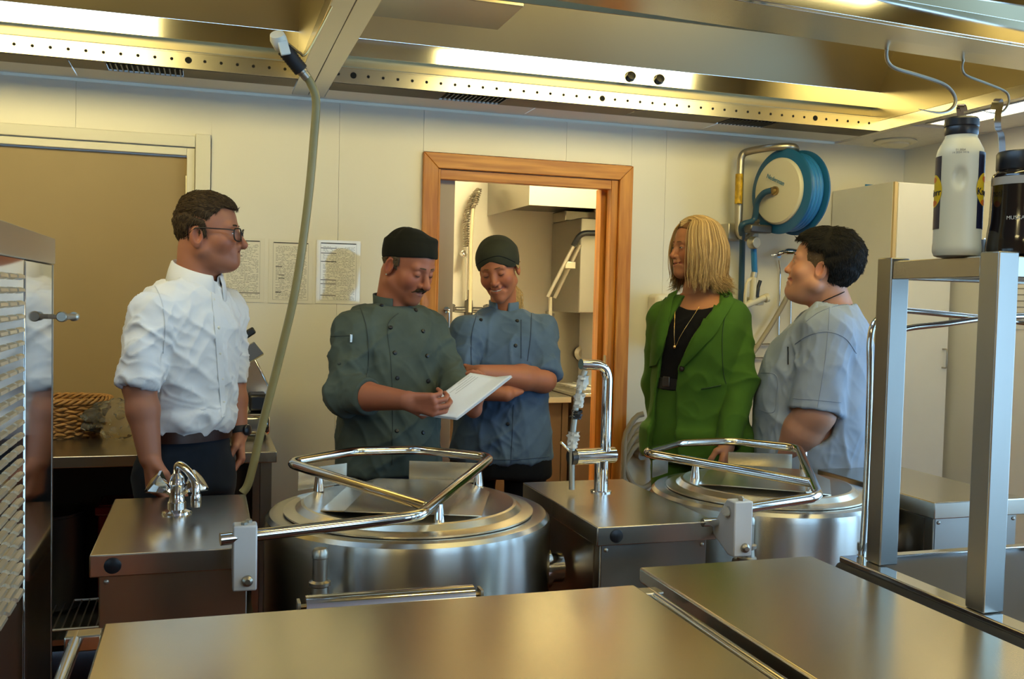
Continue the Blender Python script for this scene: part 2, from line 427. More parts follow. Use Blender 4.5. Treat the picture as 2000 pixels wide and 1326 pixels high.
# exhaust hood of the next room
h2 = thing('exhaust_hood', (2.5, 5.75, 2.05), 'stainless exhaust hood high in the room beyond the wooden doorway', 'hood')
hx0, hy0, hz0 = 1.77, 5.32, 2.05
M().box(hx0, hx0+.004, hy0+.004, NY-.002, hz0, 2.34).build('side_panel', 'steel_y', h2)
M().box(hx0, 3.5, hy0, hy0+.004, hz0, 2.34).build('front_panel', 'steel', h2)
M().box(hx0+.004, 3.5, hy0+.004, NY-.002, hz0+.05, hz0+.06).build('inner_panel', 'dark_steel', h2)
M().box(hx0+.004, 3.5, hy0+.004, NY-.002, 2.33, 2.34).build('top_panel', 'steel', h2)
# pre-rinse spray
pr = thing('rinse_spray', (1.63, 6.10, .92), 'wall mounted pre-rinse spray with sprung hose seen beyond the doorway', 'faucet')
b0 = atY(916, 590, 6.1); b1 = atY(912, 490, 6.1)
M().tube([atY(911, 600, 6.1), atY(913, 482, 6.1)], .011, 10).build('riser_pipe', 'chrome', pr, smooth=50)
path = smooth_path([atY(911, 482, 6.1), atY(911, 430, 6.1), atY(919, 395, 6.1), atY(931, 372, 6.1), atY(934, 376, 6.08), atY(924, 408, 6.05)], 10)
M().tube(path, .012, 10).build('hose', 'hose_grey', pr, smooth=50)
L_ = [0]
for i in range(1, len(path)): L_.append(L_[-1]+np.linalg.norm(path[i]-path[i-1]))
hel = []
tt = np.linspace(0, L_[-1]*.97, 700)
PP = np.array(path); Pi = np.stack([np.interp(tt, L_, PP[:, k]) for k in range(3)], 1)
for i, q in enumerate(tt):
    a = q/.016*2*PI; hel.append(Pi[i]+.021*(math.cos(a)*np.array([.95, 0, .3])+math.sin(a)*np.array([0, 1, 0])))
M().tube(hel, .0035, 5).build('spring', 'galv', pr, smooth=60)
M().tube(smooth_path([atY(924, 408, 6.05), atY(920, 470, 6.03), atY(919, 560, 6.03), atY(918, 610, 6.03)], 6), .012, 8).build('drop_hose', 'plastic_cream', pr, smooth=50)
M().lathe([(.022, 0), (.022, .03), (.012, .04), (.012, .12)], atY(906, 495, 6.1), (0, 1, 0), 16).build('wall_clamp', 'chrome', pr, smooth=40)
M().sphere(atY(905, 497, 6.06), .02).build('clamp_knob', 'chrome', pr, smooth=60)
bd = M(); c = atY(915, 602, 6.1); bd.lathe([(.028, -.06), (.03, 0), (.026, .05), (.016, .06), (.012, .12)], c, n=14); bd.tube([c+[-.10, 0, -.01], c+[.12, 0, -.01]], .02, 10)
bd.build('mixer_body', 'dark_steel', pr, smooth=40)
for dx in (-.12, .12):
    k = M()
    for j in range(4): k.obox(c+[dx, -.02, 0], (math.cos(j*PI/4), 0, math.sin(j*PI/4)), (0, 1, 0), (-math.sin(j*PI/4), 0, math.cos(j*PI/4)), .03, .012, .008)
    k.build('valve_handle', 'dark_steel', pr, bevel=.003)
# hood-type dishwasher
dw = thing('dishwasher', (2.75, 5.85, 0), 'stainless hood dishwasher with black lever handle beyond the doorway', 'dishwasher')
a = atY(1135, 425, 5.62); bq = atY(1135, 611, 5.62)
M().box(a[0], a[0]+.6, 5.62, 6.15, bq[2], a[2]).build('lifting_hood', 'steel_z', dw, bevel=.006)
M().box(a[0]-.0, a[0]+.6, 5.9, 6.15, a[2]+.001, a[2]+.07).build('hood_top', 'steel', dw, bevel=.006)
M().box(a[0]-.02, a[0]+.6, 6.12, 6.18, .0, bq[2]-.001).build('back_panel', 'steel_z', dw)
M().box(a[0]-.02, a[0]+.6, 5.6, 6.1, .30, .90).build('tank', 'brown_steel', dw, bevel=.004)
M().box(a[0]-.02, a[0]+.6, 5.58, 6.11, .901, .925).build('deck', 'steel', dw, bevel=.003)
for xx in (a[0]+.03, a[0]+.55): M().lathe([(.02, 0), (.02, .3)], (xx, 5.66, 0), n=10).build('leg', 'galv', dw)
lv = M(); 
lv.tube([atY(1070, 580, 5.60), atY(1122, 476, 5.55)], .012, 10); lv.tube([atY(1083, 582, 5.66), atY(1133, 478, 5.60)], .012, 10)
lvo = lv.build('lever_arm', 'galv', dw, smooth=50)
M().tube(round_path([atY(1120, 480, 5.55), atY(1134, 455, 5.52), atY(1205, 456, 5.52)], .05), .018, 12).build('lever_grip', 'black_plastic', dw, smooth=50)
M().obox(atY(1112, 518, 5.58), (1, 0, 0), (0, 1, 0), (0, 0, 1), .035, .02, .022).build('lever_bracket', 'galv', dw, bevel=.004)
M().tube([atY(1075, 580, 5.63), atY(1075, 700, 5.63)], .012, 10).build('guide_rod', 'galv', dw, smooth=50)
M().tube([atY(1080, 612, 5.68), atY(1080, 715, 5.68)], .009, 10).build('guide_rod', 'dark_steel', dw, smooth=50)
pc = atY(1135, 690, 6.10)
pk = M(); pk.lathe([(.05, 0), (.05, .012), (.03, .03)], pc, (0, -1, 0), 24); pk.tube([pc, pc+[0, -.03, -.05], pc+[0, -.03, -.09]], .012, 8); pk.build('wash_fitting', 'galv', dw, smooth=40)
rk = M()
for i in range(6): rk.tube([(a[0]+.02, 5.63+.08*i, .945), (a[0]+.5, 5.63+.08*i, .945)], .005, 6)
for i in range(5): rk.tube([(a[0]+.02+.12*i, 5.62, .952), (a[0]+.02+.12*i, 6.04, .952)], .005, 6)
rk.build('dish_rack_wire', 'galv', dw, smooth=50)
# sink bench left of it
sb = thing('sink_bench', (1.9, 5.9, 0), 'steel sink bench standing beside the dishwasher beyond the doorway', 'bench')
e = np.array([a[0]-.03, 0, 0])
M().box(.9, e[0], 5.62, 6.19, .86, .9).build('worktop', 'steel', sb, bevel=.004)
M().box(.9, e[0]-.02, 6.17, 6.19, .901, 1.0).build('splashback', 'steel', sb)
for xx in (.95, e[0]-.05):
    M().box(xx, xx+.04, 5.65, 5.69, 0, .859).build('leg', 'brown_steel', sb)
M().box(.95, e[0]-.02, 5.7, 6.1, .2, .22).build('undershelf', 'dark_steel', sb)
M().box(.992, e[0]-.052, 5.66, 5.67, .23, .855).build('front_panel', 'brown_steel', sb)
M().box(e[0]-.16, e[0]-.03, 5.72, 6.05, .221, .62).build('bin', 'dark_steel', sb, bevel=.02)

# ================================================================== ventilation hoods
def hood(name, x0, x1, label, beam_l, beam_r, vents, knobs, lamp):
    root = thing(name, ((x0+x1)/2, 3.3, CZ), label, 'hood', 'ceiling hoods')
    ry = 3.89
    M().box(x0, x1, ry, ry+.004, CZ, CZ+.062).build('rail', 'steel', root)
    M().prism([(x0, ry-.002, CZ+.062), (x0, ry+.05, CZ+.078), (x0, ry+.05, CZ+.074), (x0, ry-.002, CZ+.058)], (x1-x0, 0, 0)).build('rail_lip', 'steel', root)
    M().box(x0, x1, ry+.07, ry+.075, CZ+.03, CZ+.2).build('gutter_back', 'steel_hood', root)
    M().box(x0, x1, ry+.004, ry+.07, CZ+.005, CZ+.01).build('gutter', 'steel_hood', root)
    M().prism([(x0, ry+.028, CZ+.115), (x0, ry+.020, CZ+.185), (x0, ry+.024, CZ+.187), (x0, ry+.034, CZ+.115)], (x1-x0, 0, 0)).build('light_band', 'steel_polish', root)
    M().prism([(x0, ry+.020, CZ+.186), (x0, ry-.23, CZ+.66), (x0, ry-.226, CZ+.662), (x0, ry+.024, CZ+.188)], (x1-x0, 0, 0)).build('sloping_panel', 'steel_hood', root)
    M().box(x0, x1, 2.52, ry-.22, CZ+.66, CZ+.67).build('top_panel', 'steel_hood', root)
    M().box(x0, x1, 2.645, 2.65, CZ, CZ+.66).build('near_panel', 'steel_hood', root)
    for bl, xx in ((beam_l, x0), (beam_r, x1)):
        s = -1 if xx == x0 else 1
        a, b = sorted((xx, xx+s*bl))
        M().box(a, b, 2.37, 4.20, CZ-.001, CZ+.05).build('beam', 'steel_y', root, bevel=.002)
        a, b = sorted((xx, xx+s*.004))
        M().box(a, b, 2.65, 4.05, CZ+.05, CZ+.66).build('end_panel', 'steel_hood', root)
    # perforations of the rail
    hs = M(); hb = []
    n = int((x1-x0)/.0595)
    for i in range(n):
        x = x0+.02+i*.0595
        if x > x1-.01: break
        big = (i % 18) == 1
        (hb.append(x) if big else hs.lathe([(.006, 0), (.006, .001)], (x, ry-.0009, CZ+.032), (0, 1, 0), 8))
    o = hs.build('small_hole', 'dark_hole', root); o['kind'] = 'stuff'
    for x in hb: M().lathe([(.0125, 0), (.0125, .0012)], (x, ry-.0012, CZ+.032), (0, 1, 0), 14).build('rail_hole', 'dark_hole', root)
    # filter strip and dark vents in the flange
    xs_ = [x0]+[v for p in vents for v in p]+[x1]
    for i in range(0, len(xs_), 2):
        q = xs_[i]
        while q < xs_[i+1]-.05:
            e_ = min(q+.6, xs_[i+1]); M().box(q+.002, e_-.002, ry+.01, ry+.155, CZ-.001, CZ+.004).build('filter', 'filter_mesh', root); q = e_
    for a, b in vents:
        v = M().box(a, b, ry+.02, ry+.15, CZ+.004, CZ+.008).build('air_slot', 'dark_hole', root)
        k = a+.012
        while k < b: M().box(k, k+.005, ry+.02, ry+.15, CZ-.0025, CZ+.0035).build('slat', 'dark_steel', v); k += .019
    q = x0
    while q < x1-.05:
        e_ = min(q+.9, x1); M().box(q+.002, e_-.002, ry+.158, 4.205, CZ-.001, CZ+.006).build('flange_strip', 'ceiling_grid', root, bevel=.001); q = e_
    for kx in knobs:
        M().lathe([(.018, 0), (.018, .012), (.022, .016), (.02, .034), (.008, .038)], (kx, ry+.04, CZ+.135), (0, -1, .35), 18).build('knob', 'black_plastic', root, smooth=35)
    # lamp inside
    a, b = lamp
    M().box(a-.03, b+.03, 2.6501, 2.664, CZ+.06, CZ+.47).build('lamp_housing', 'steel_hood', root)
    M().box(a, b, 2.6645, 2.68, CZ+.08, CZ+.45).build('lamp_diffuser', 'light_tube_left' if x0 < 0 else 'light_tube', root)
    return root
hr = hood('ventilation_hood', .465, 3.05, 'large stainless ceiling hood with perforated rail above the two chefs', .067, .04, [(.93, 1.19), (2.25, 2.5)], [atY(1228, 152, 3.93)[0], atY(1284, 158, 3.93)[0]], (1.17, 2.67))
hl = hood('ventilation_hood', -2.3, .330, 'stainless ceiling hood bay at the top left above the man in white', .04, .066, [(-.37, -.1)], [], (-1.8, -.26))
# duct box inside the hood and the cross beam that carries the hooks
c = atY(1020, 16, 3.3)
M().box(.5, c[0], 3.28, 3.6, c[2], c[2]+.3).build('duct_box', 'steel_hood', hr, bevel=.003)
B0, B1 = np.array([.40, 2.515, CZ]), np.array([3.12, 2.715, CZ])
bx = (B1-B0)/np.linalg.norm(B1-B0); by = np.array([-bx[1], bx[0], 0])
cb = thing('hook_beam', (1.76, 2.6, CZ), 'stainless cross beam at the top right that carries the meat hooks', 'beam')
L = np.linalg.norm(B1-B0)
def beam_box(name, o0, o1, z0, z1, m='steel'):
    c = (B0+B1)/2+by*(o0+o1)/2; return M().obox((c[0], c[1], (z0+z1)/2), bx, by, (0,0,1), L/2, (o1-o0)/2, (z1-z0)/2).build(name, m, cb, bevel=.002)
beam_box('flange', -.12, 0, CZ-.012, CZ-.003)
beam_box('flange', -.24, -.122, CZ-.020, CZ-.004)
beam_box('lip', -.002, .0, CZ-.002, CZ+.05)
beam_box('near_lip', -.262, -.242, CZ-.02, CZ+.05, 'steel_polish')
# near bay of the ventilation
nb = thing('near_hood', (1.5, 1.7, CZ), 'near stainless hood bay glimpsed at the top right corner', 'hood')
M().box(.4, 3.05, 1.0, 1.02, CZ, CZ+.5).build('front_panel', 'steel_hood', nb)
M().box(.4, 3.05, 1.02, 2.30, CZ+.5, CZ+.51).build('top_panel', 'steel_hood', nb)
M().box(.4, 3.05, 2.30, 2.31, CZ+.06, CZ+.5).build('back_panel', 'steel_polish', nb)
M().box(3.05, 3.09, 1.0, 2.37, CZ-.001, CZ+.5).build('end_panel', 'steel_hood', nb)
M().box(WX0, .4, 1.0, 2.37, CZ, CZ+.02).build('closing_panel', 'ceiling_grid', nb)
M().box(.7, 2.7, 1.45, 1.6, CZ+.40, CZ+.44).build('added_lamp_tube', 'light_tube', nb)  # unseen lamp, added in the near bay to light the front walls
M().box(.65, 2.75, 1.40, 1.65, CZ+.441, CZ+.499).build('lamp_housing', 'steel_hood', nb)
# ================================================================== kettle line
def pillar(x0, x1, y0, y1, label, plug_px):
    r = thing('support_pillar', ((x0+x1)/2, (y0+y1)/2, 0), label, 'pillar', 'steel pillars of the kettle line')
    zt = .9
    M().box(x0, x1, y0, y1, zt-.052, zt).build('cap', 'steel', r, bevel=.003)
    M().box(x0+.018, x1-.018, y0+.022, y1-.02, .12, zt-.0525).build('body', 'steel_z', r, bevel=.003)
    M().box(x0+.022, x1-.022, y0+.019, y0+.0215, .13, zt-.056).build('front_cover', 'steel_z', r)
    M().box(x0+.0155, x0+.0178, y0+.06, y1-.05, .14, zt-.06).build('side_cover', 'steel_z', r)
    for a in ((x0+.03, y0+.04), (x1-.06, y0+.04), (x0+.03, y1-.07), (x1-.06, y1-.07)):
        M().lathe([(.022, 0), (.022, .02), (.014, .02), (.014, .121)], (a[0]+.015, a[1]+.015, 0), n=14).build('foot', 'galv', r, smooth=40)
    for xx in (x0+.034, x1-.034):
        s = M().lathe([(.006, 0), (.006, .002), (.003, .004)], (xx, y0+.0188, zt-.068), (0, -1, 0), 10).build('screw', 'galv', r, smooth=40)
    if plug_px is not None:
        M().lathe([(.019, 0), (.018, .003), (.008, .006)], (plug_px, y0-.0003, zt-.026), (0, -1, 0), 20).build('plug', 'black_plastic', r, smooth=40)
    return r
P1 = pillar(-.249, .115, 2.335, 2.962, 'steel kettle pillar with a low mixer tap in front of the man in white', atY(220, 1103, 2.335)[0])
P2 = pillar(.995, 1.352, 2.348, 2.985, 'steel kettle pillar with the tall tap between the two kettles', atY(1204, 1044, 2.348)[0])
P3 = pillar(2.16, 2.522, 2.43, 3.035, 'steel kettle pillar behind the rack posts on the right', None)

def kettle(cx, cy, R, label, strip_ang):
    r = thing('boiling_kettle', (cx, cy, 0), label, 'kettle', 'tilting boiling kettles')
    c = (cx, cy, 0)
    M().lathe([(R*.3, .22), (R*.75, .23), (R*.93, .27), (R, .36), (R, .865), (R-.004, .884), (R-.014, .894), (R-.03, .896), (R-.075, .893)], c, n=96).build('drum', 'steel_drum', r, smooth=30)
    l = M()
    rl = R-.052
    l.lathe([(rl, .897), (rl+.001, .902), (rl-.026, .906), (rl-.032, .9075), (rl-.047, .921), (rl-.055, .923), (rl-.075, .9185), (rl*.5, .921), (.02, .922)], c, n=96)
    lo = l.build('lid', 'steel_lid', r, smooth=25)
    # raised folded strip across the lid
    a = math.radians(strip_ang); u = np.array([math.cos(a), math.sin(a), 0]); w = np.array([-u[1], u[0], 0]); C = np.array([cx, cy, 0])
    hw, sl, q = R*.34, R*.2, rl-.078
    def ln(o): return math.sqrt(max(q*q-o*o, 0))
    V = []
    for o_, z in ((-hw-sl, .9205), (-hw, .937), (hw, .937), (hw+sl, .9205)):
        for s in (-1, 1): V.append(C+u*s*ln(o_)*.985+w*o_+[0, 0, z])
    n = len(V); V2 = [v-[0, 0, .003] for v in V]
    F = [(0, 1, 3, 2), (2, 3, 5, 4), (4, 5, 7, 6)]
    F2 = [tuple(i+n for i in f[::-1]) for f in F]
    side = [(0, 2, 2+n, n), (2, 4, 4+n, 2+n), (4, 6, 6+n, 4+n), (3, 1, 1+n, 3+n), (5, 3, 3+n, 5+n), (7, 5, 5+n, 7+n), (1, 0, n, 1+n), (6, 7, 7+n, 6+n)]
    M().add(V+V2, F+F2+side).build('lid_fold', 'steel_lid', lo)
    return r
K1C, K2C = (.556, 2.685), (1.757, 2.745)
K1 = kettle(*K1C, .403, 'large round boiling kettle with tubular lid frame on the left', 70)
K2 = kettle(*K2C, .375, 'round boiling kettle beside the woman in the green suit', 55)
def kettle_fit(r, cc, R, fr, diag, studs, bpx, lab, plates, valve, arm_end):
    M().tube(round_path([arm_end]+fr+[diag], .045, 7), .0145, 14).build('lid_frame', 'steel_polish', r, smooth=60)
    for s in studs:
        M().lathe([(.016, .0), (.011, .045), (.011, s[3]-s[2])], (s[0], s[1], s[2]), n=16).build('stud', 'chrome', r, smooth=40)
    # light grey bearing block
    x0, x1, y0, z0, z1 = bpx
    y1 = y0+.12
    bl = M().prism([(x0, y0, z1), (x0, y0+.045, z1), (x0, y1, z0+.055), (x0, y1-.01, z0+.035), (x0, y0+.03, z0), (x0, y0, z0+.0)], (x1-x0, 0, 0)).build('bearing_block', 'grey_block', r, bevel=.004)
    for yy in (y0+.012, y0+.034):
        M().lathe([(.008, 0), (.008, .006), (.004, .008)], ((x0+x1)/2-.008+(yy-y0)*.5, yy, z1), n=6).build('bolt', 'galv', bl)
    M().lathe([(.013, 0), (.012, .006), (.006, .011)], ((x0+x1)/2+.006, y0, z0+.024), (0, -1, 0), 18).build('dome_nut', 'galv', bl, smooth=40)
    if x0 > 1: M().tube([(x0-.045, y0+.09, z0+.075), (x0+.001, y0+.09, z0+.075)], .012, 12).build('pivot_pin', 'steel_polish', r, smooth=50)
    for (a, b, h) in plates:
        a = np.array(a); b = np.array(b)
        M().prism([a, b, b+[0, 0, h], a+[0, 0, h]], (0, .004, 0)).build('hinge_plate', 'steel', r)
    v = np.array(valve)
    M().lathe([(.022, -.02), (.027, -.012), (.027, .006), (.022, .01), (.020, .03), (.026, .034), (.026, .042), (.0175, .046), (.0175, .098), (.019, .10), (.019, .114), (.015, .122), (.004, .125)], v, n=24).build('safety_valve', 'galv', r, smooth=35)
    M().tube([v+[0, 0, -.01], v+[.0, .06, -.02]], .012, 10).build('valve_pipe', 'galv', r, smooth=50)
fz = .998
f1 = [atZ(818, 1008, .957), atZ(960, 893, fz), atZ(815, 878, fz), atZ(694, 881, fz), atZ(562, 904, fz)]
kettle_fit(K1, K1C, .403, f1, atZ(833, 989, .962), [(*atZ(623, 953, .930)[:2], .922, .985), (*atZ(857, 1012, .925)[:2], .918, .955), (*atZ(934, 943, .930)[:2], .922, .985)],
           (atY(455, 1040, 2.236)[0], atY(503, 1040, 2.236)[0], 2.236, atY(480, 1155, 2.236)[2], atY(480, 1027, 2.236)[2]), '', [((.27, 2.985, .90), (.43, 3.075, .90), .065), ((.635, 3.085, .90), (.845, 3.005, .90), .065)],
           (.262, 2.30, .775), atZ(430, 1053, .945))
f2 = [atZ(1600, 970, .957), atZ(1560, 875, fz), atZ(1429, 861, fz), atZ(1325, 865, fz), atZ(1258, 884, fz)]
kettle_fit(K2, K2C, .375, f2, atZ(1585, 943, .965), [(*atZ(1358, 930, .925)[:2], .914, .985), (*atZ(1569, 918, .925)[:2], .914, .99), (*atZ(1581, 960, .925)[:2], .914, .96)],
           (atY(1434, 1040, 2.236)[0], atY(1462, 1040, 2.236)[0]+.012, 2.236, atY(1445, 1088, 2.236)[2], atY(1445, 980, 2.236)[2]), '', [((1.46, 2.98, .90), (1.56, 3.06, .90), .06), ((1.83, 3.11, .90), (2.04, 3.02, .90), .06)],
           (1.455, 2.355, .785), atZ(1418, 999, .945))
M().lathe([(.06, 0), (.06, .02), (.045, .022), (.045, .06)], (.935, 2.62, .72), (1, 0, 0), 24).build('trunnion', 'steel_polish', K1, smooth=40)
M().lathe([(.06, 0), (.06, .02), (.045, .022), (.045, .05)], (2.105, 2.68, .72), (1, 0, 0), 24).build('trunnion', 'steel_polish', K2, smooth=40)

# taps
t1 = thing('mixer_tap', (-.074, 2.74, .9), 'short chrome mixer tap with two cone handles on the left pillar', 'faucet')
c = np.array([-.074, 2.74, .9])
M().lathe([(.04, 0), (.038, .006), (.024, .012), (.024, .03), (.021, .034), (.019, .075), (.022, .08), (.018, .1), (.008, .112), (.006, .125)], c, n=28).build('body', 'chrome', t1, smooth=35)
M().tube(smooth_path([c+[0, -.0, .075], c+[.0, .0, .115], c+[.006, -.004, .132], c+[.03, -.035, .118], c+[.048, -.062, .09], c+[.05, -.068, .06]], 8), .0105, 12).build('spout', 'chrome', t1, smooth=50)
M().lathe([(.0125, 0), (.0135, .01), (.0135, .028), (.012, .034)], c+[.05, -.069, .03], n=16).build('aerator', 'chrome', t1, smooth=40)
for s in (-1, 1):
    ax = np.array([s*.75, -.05, .55]); 
    M().lathe([(.009, .0), (.009, .03), (.012, .034), (.036, .074), (.032, .079), (.004, .083)], c+[0, 0, .045], ax, 8).build('cone_handle', 'chrome', t1, smooth=20)
t2 = thing('tall_tap', (1.19, 2.79, .9), 'tall chrome kettle filling tap with bent spout and side lever', 'faucet')
c = np.array([1.19, 2.79, .9])
M().lathe([(.033, 0), (.033, .004), (.022, .006), (.022, .1)], c, n=28).build('base', 'chrome', t2, smooth=35)
M().tube([c+[-.095, -.01, .115], c+[.045, .01, .115]], .0255, 24).build('valve_body', 'chrome', t2, smooth=40)
M().tube([c+[-.112, -.012, .115], c+[-.096, -.0102, .115]], .026, 24).build('valve_cap', 'dark_steel', t2, smooth=40)
M().tube([c+[-.104, -.011, .125], c+[-.150, -.03, .165]], .005, 10).build('lever', 'chrome', t2, smooth=50)
M().tube(round_path([c+[.012, 0, .11], c+[.012, 0, .400], c+[-.085, -.015, .405]], .05, 8), .0165, 18).build('spout', 'chrome', t2, smooth=50)
M().tube(smooth_path([c+[-.07, -.013, .385], c+[-.078, -.013, .36], c+[-.095, -.015, .29], c+[-.105, -.016, .20], c+[-.108, -.017, .15], c+[-.105, -.017, .015]], 6), .0095, 12).build('spray_hose', 'galv', t2, smooth=50)
random.seed(3)
def wrap(z0, z1, name, m):
    w = M(); V = []; F = []; n = 14; k = 9
    for i in range(k):
        z = z0+(z1-z0)*i/(k-1); t_ = (.385-z)/.235
        px = -.07-.038*min(1, max(0, t_))**.8
        for j in range(n):
            a = 2*PI*j/n; rr = .0125+random.random()*.006+(.006 if random.random() < .08 else 0); V.append(c+[px+rr*math.cos(a), -.015+rr*math.sin(a), z])
    for i in range(k-1): F += [(i*n+j, i*n+(j+1) % n, (i+1)*n+(j+1) % n, (i+1)*n+j) for j in range(n)]
    w.add(V, F).build(name, m, t2, smooth=30)
wrap(.37, .325, 'tape_wrap', 'cloth_white'); wrap(.315, .27, 'tape_wrap', 'cloth_white'); wrap(.262, .235, 'clip', 'black_plastic'); wrap(.195, .145, 'tape_wrap', 'cloth_white')

# hand-shower hose hung from the hood
hs = thing('hand_shower', (.114, 2.93, .9), 'long yellowish hose with black spray gun hanging from the hood', 'hose')
hp = [np.array([.106, 2.985, .9])]+[atY(px, py, yy) for px, py, yy in ((488, 935, 2.985), (515, 820, 2.97), (548, 690, 2.95), (578, 560, 2.93), (601, 400, 2.92), (614, 260, 2.91), (617, 195, 2.90), (607, 163, 2.89), (600, 152, 2.885))]
M().tube(smooth_path(hp, 8), .0125, 14).build('hose', 'hose_rubber', hs, smooth=60)
g0, g1 = atY(600, 152, 2.885), atY(551, 92, 2.86)
M().tube([g0, g0+(g1-g0)*.16, g0+(g1-g0)*.18, g0+(g1-g0)*.26], [.014, .014, .016, .016], 12).build('coupling', 'galv', hs, smooth=40)
gr = M(); n = 18; gr.tube([g0+(g1-g0)*(.24+.7*i/n) for i in range(n+1)], [.0205+.002*(i % 2) for i in range(n+1)], 14); gr.build('grip', 'black_rubber', hs, smooth=50)
M().tube([g0+(g1-g0)*.92, g0+(g1-g0)*1.02, g1+[-.012, -.01, .02], g1+[-.016, -.02, .03]], [.016, .022, .024, .020], 20).build('spray_head', 'plastic_white', hs, smooth=40)
M().obox(g1+[.004, -.025, -.008], (1, 0, .3), (0, 1, 0), (-.3, 0, 1), .014, .004, .02).build('head_plate', 'plastic_white', hs, bevel=.003)
M().tube(smooth_path([atY(556, 80, 2.86), atY(575, 95, 2.86), atY(586, 103, 2.86), atY(600, 102, 2.86), np.array([.334, 2.86, 2.336])], 5), .0035, 8).build('trigger_wire', 'brass', hs, smooth=50)

# ================================================================== front tables
ta = thing('work_table', (.36, 1.3, 0), 'scuffed stainless worktop in the foreground with side rails', 'table')
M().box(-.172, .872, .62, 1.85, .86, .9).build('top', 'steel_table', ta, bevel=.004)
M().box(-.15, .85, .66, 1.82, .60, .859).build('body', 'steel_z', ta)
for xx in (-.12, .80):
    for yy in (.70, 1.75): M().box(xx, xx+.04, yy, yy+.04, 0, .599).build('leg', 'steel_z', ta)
for s, xx in ((-1, -.214), (1, .900)):
    xe = -.172 if s < 0 else .872
    M().tube([(xx, .66, .885), (xx, 1.835, .885)], .0115, 12).build('side_rail', 'steel_polish', ta, smooth=50)
    for yy in (1.80, .70):
        a, b = sorted((xe, xx+s*.018)); M().box(a, b, yy, yy+.04, .868, .896).build('rail_bracket', 'steel', ta, bevel=.003)
rl = thing('rail_handle', (.37, 1.90, .85), 'rounded steel pull rail lying behind the foreground worktop edge', 'rail')
q0, q1 = atZ(600, 1180, .905), atZ(925, 1160, .905)
q0 = np.array([q0[0], 1.885, .895]); q1 = np.array([q1[0]+.01, 1.885, .895])
prof = [(-.018, -.012), (-.016, .004), (-.006, .014), (.010, .016), (.020, .012), (.020, .006), (.006, .006), (-.006, -.004), (-.008, -.014)]
M().prism([(q0[0], q0[1]+a*1.1, q0[2]+b) for a, b in prof], (q1[0]-q0[0], 0, 0)).build('pull_profile', 'steel_polish', rl, smooth=40)
for xx in (q0[0]-.014, q1[0]+.014):
    M().box(xx-.003, xx+.003, 1.868, 1.90, .865, .905).build('end_bracket', 'galv', rl)
    M().tube([(q0[0], 1.885, .893) if xx < .3 else (q1[0], 1.885, .893), (xx, 1.885, .893)], .005, 8).build('axle', 'brass', rl)
    s = -1 if xx < .3 else 1
    M().box(min(xx+s*.003, xx+s*.025), max(xx+s*.003, xx+s*.025), 1.852, 1.90, .866, .872).build('bracket_foot', 'galv', rl)
tb = thing('side_table', (1.165, 1.3, 0), 'plain stainless worktop next to the steel rack on the right', 'table')
M().box(.94, 1.396, .62, 1.972, .865, .9).build('top', 'steel_table', tb, bevel=.005)
M().box(.96, 1.376, .66, 1.945, .60, .8645).build('body', 'steel_z', tb)
for xx in (.96, 1.33):
    for yy in (.70, 1.88): M().box(xx, xx+.04, yy, yy+.04, 0, .599).build('leg', 'steel_z', tb)

# ================================================================== steel rack trolley on the right
ct = thing('rack_trolley', (1.80, 1.6, 0), 'steel shelf trolley with square posts at the right edge', 'trolley')
cx0, cx1, cy0, cy1 = 1.462, 2.10, 1.05, 1.955
M().box(cx0+.02, cx1-.02, cy0+.02, cy1-.02, .872, .892).build('tray', 'tray_dark', ct)
rim = M()
for (a, b, c_, d) in ((cx0, cx0+.05, cy0, cy1), (cx1-.05, cx1, cy0, cy1), (cx0+.05, cx1-.05, cy0, cy0+.03), (cx0+.05, cx1-.05, cy1-.03, cy1)): rim.box(a, b, c_, d, .885, .900)
rim.build('tray_rim', 'steel_polish', ct, bevel=.003)
bp = [(cx0, cy0-.01, .862), (cx0, cy1+.005, .862), (cx1+.01, cy1+.005, .862), (cx1+.01, cy0-.01, .862)]
M().tube(round_path(bp, .05, 5, True), .026, 10, closed=True).build('bumper', 'black_rubber', ct, smooth=60)
zt = 1.617
posts = [(1.497, 1.852), (1.469, 1.508), (cx1-.05, 1.852), (cx1-.05, 1.508)]
for px_, py_ in posts: M().box(px_, px_+.05, py_, py_+.05, .9005, zt).build('post', 'steel_z', ct, bevel=.003)
a, b = posts[0], posts[1]
M().prism([(a[0]+.003, a[1]-.001, zt-.05), (b[0]+.003, b[1]+.051, zt-.05), (b[0]+.003, b[1]+.051, zt-.008), (a[0]+.003, a[1]-.001, zt-.008)], (.03, 0, 0)).build('top_rail', 'steel_y', ct, bevel=.002)
M().box(cx1-.04, cx1-.01, 1.559, 1.851, zt-.05, zt-.008).build('top_rail', 'steel_y', ct, bevel=.002)
M().box(1.548, cx1-.051, 1.857, 1.897, zt-.05, zt-.008).build('top_rail', 'steel', ct, bevel=.002)
M().box(1.520, cx1-.051, 1.513, 1.553, zt-.05, zt-.008).build('top_rail', 'steel', ct, bevel=.002)
M().box(1.503, cx1-.045, 1.515, 1.895, zt-.045, zt-.008).build('shelf', 'dark_steel', ct)
for yy in (1.15,):
    for xx in (cx0+.05, cx1-.1): M().box(xx, xx+.04, yy, yy+.04, .12, .871).build('leg', 'steel_z', ct)
for xx in (cx0+.05, cx1-.1): M().box(xx, xx+.04, 1.85, 1.89, .12, .871).build('leg', 'steel_z', ct)
for xx in (cx0+.07, cx1-.08):
    for yy in (1.17, 1.87): M().lathe([(.05, -.015), (.055, -.01), (.055, .01), (.05, .015)], (xx, yy, .055), (1, 0, 0), 20).build('castor', 'black_rubber', ct, smooth=40)
M().box(cx0+.05, cx1-.06, 1.1, 1.9, .25, .27).build('lower_shelf', 'steel_table', ct)
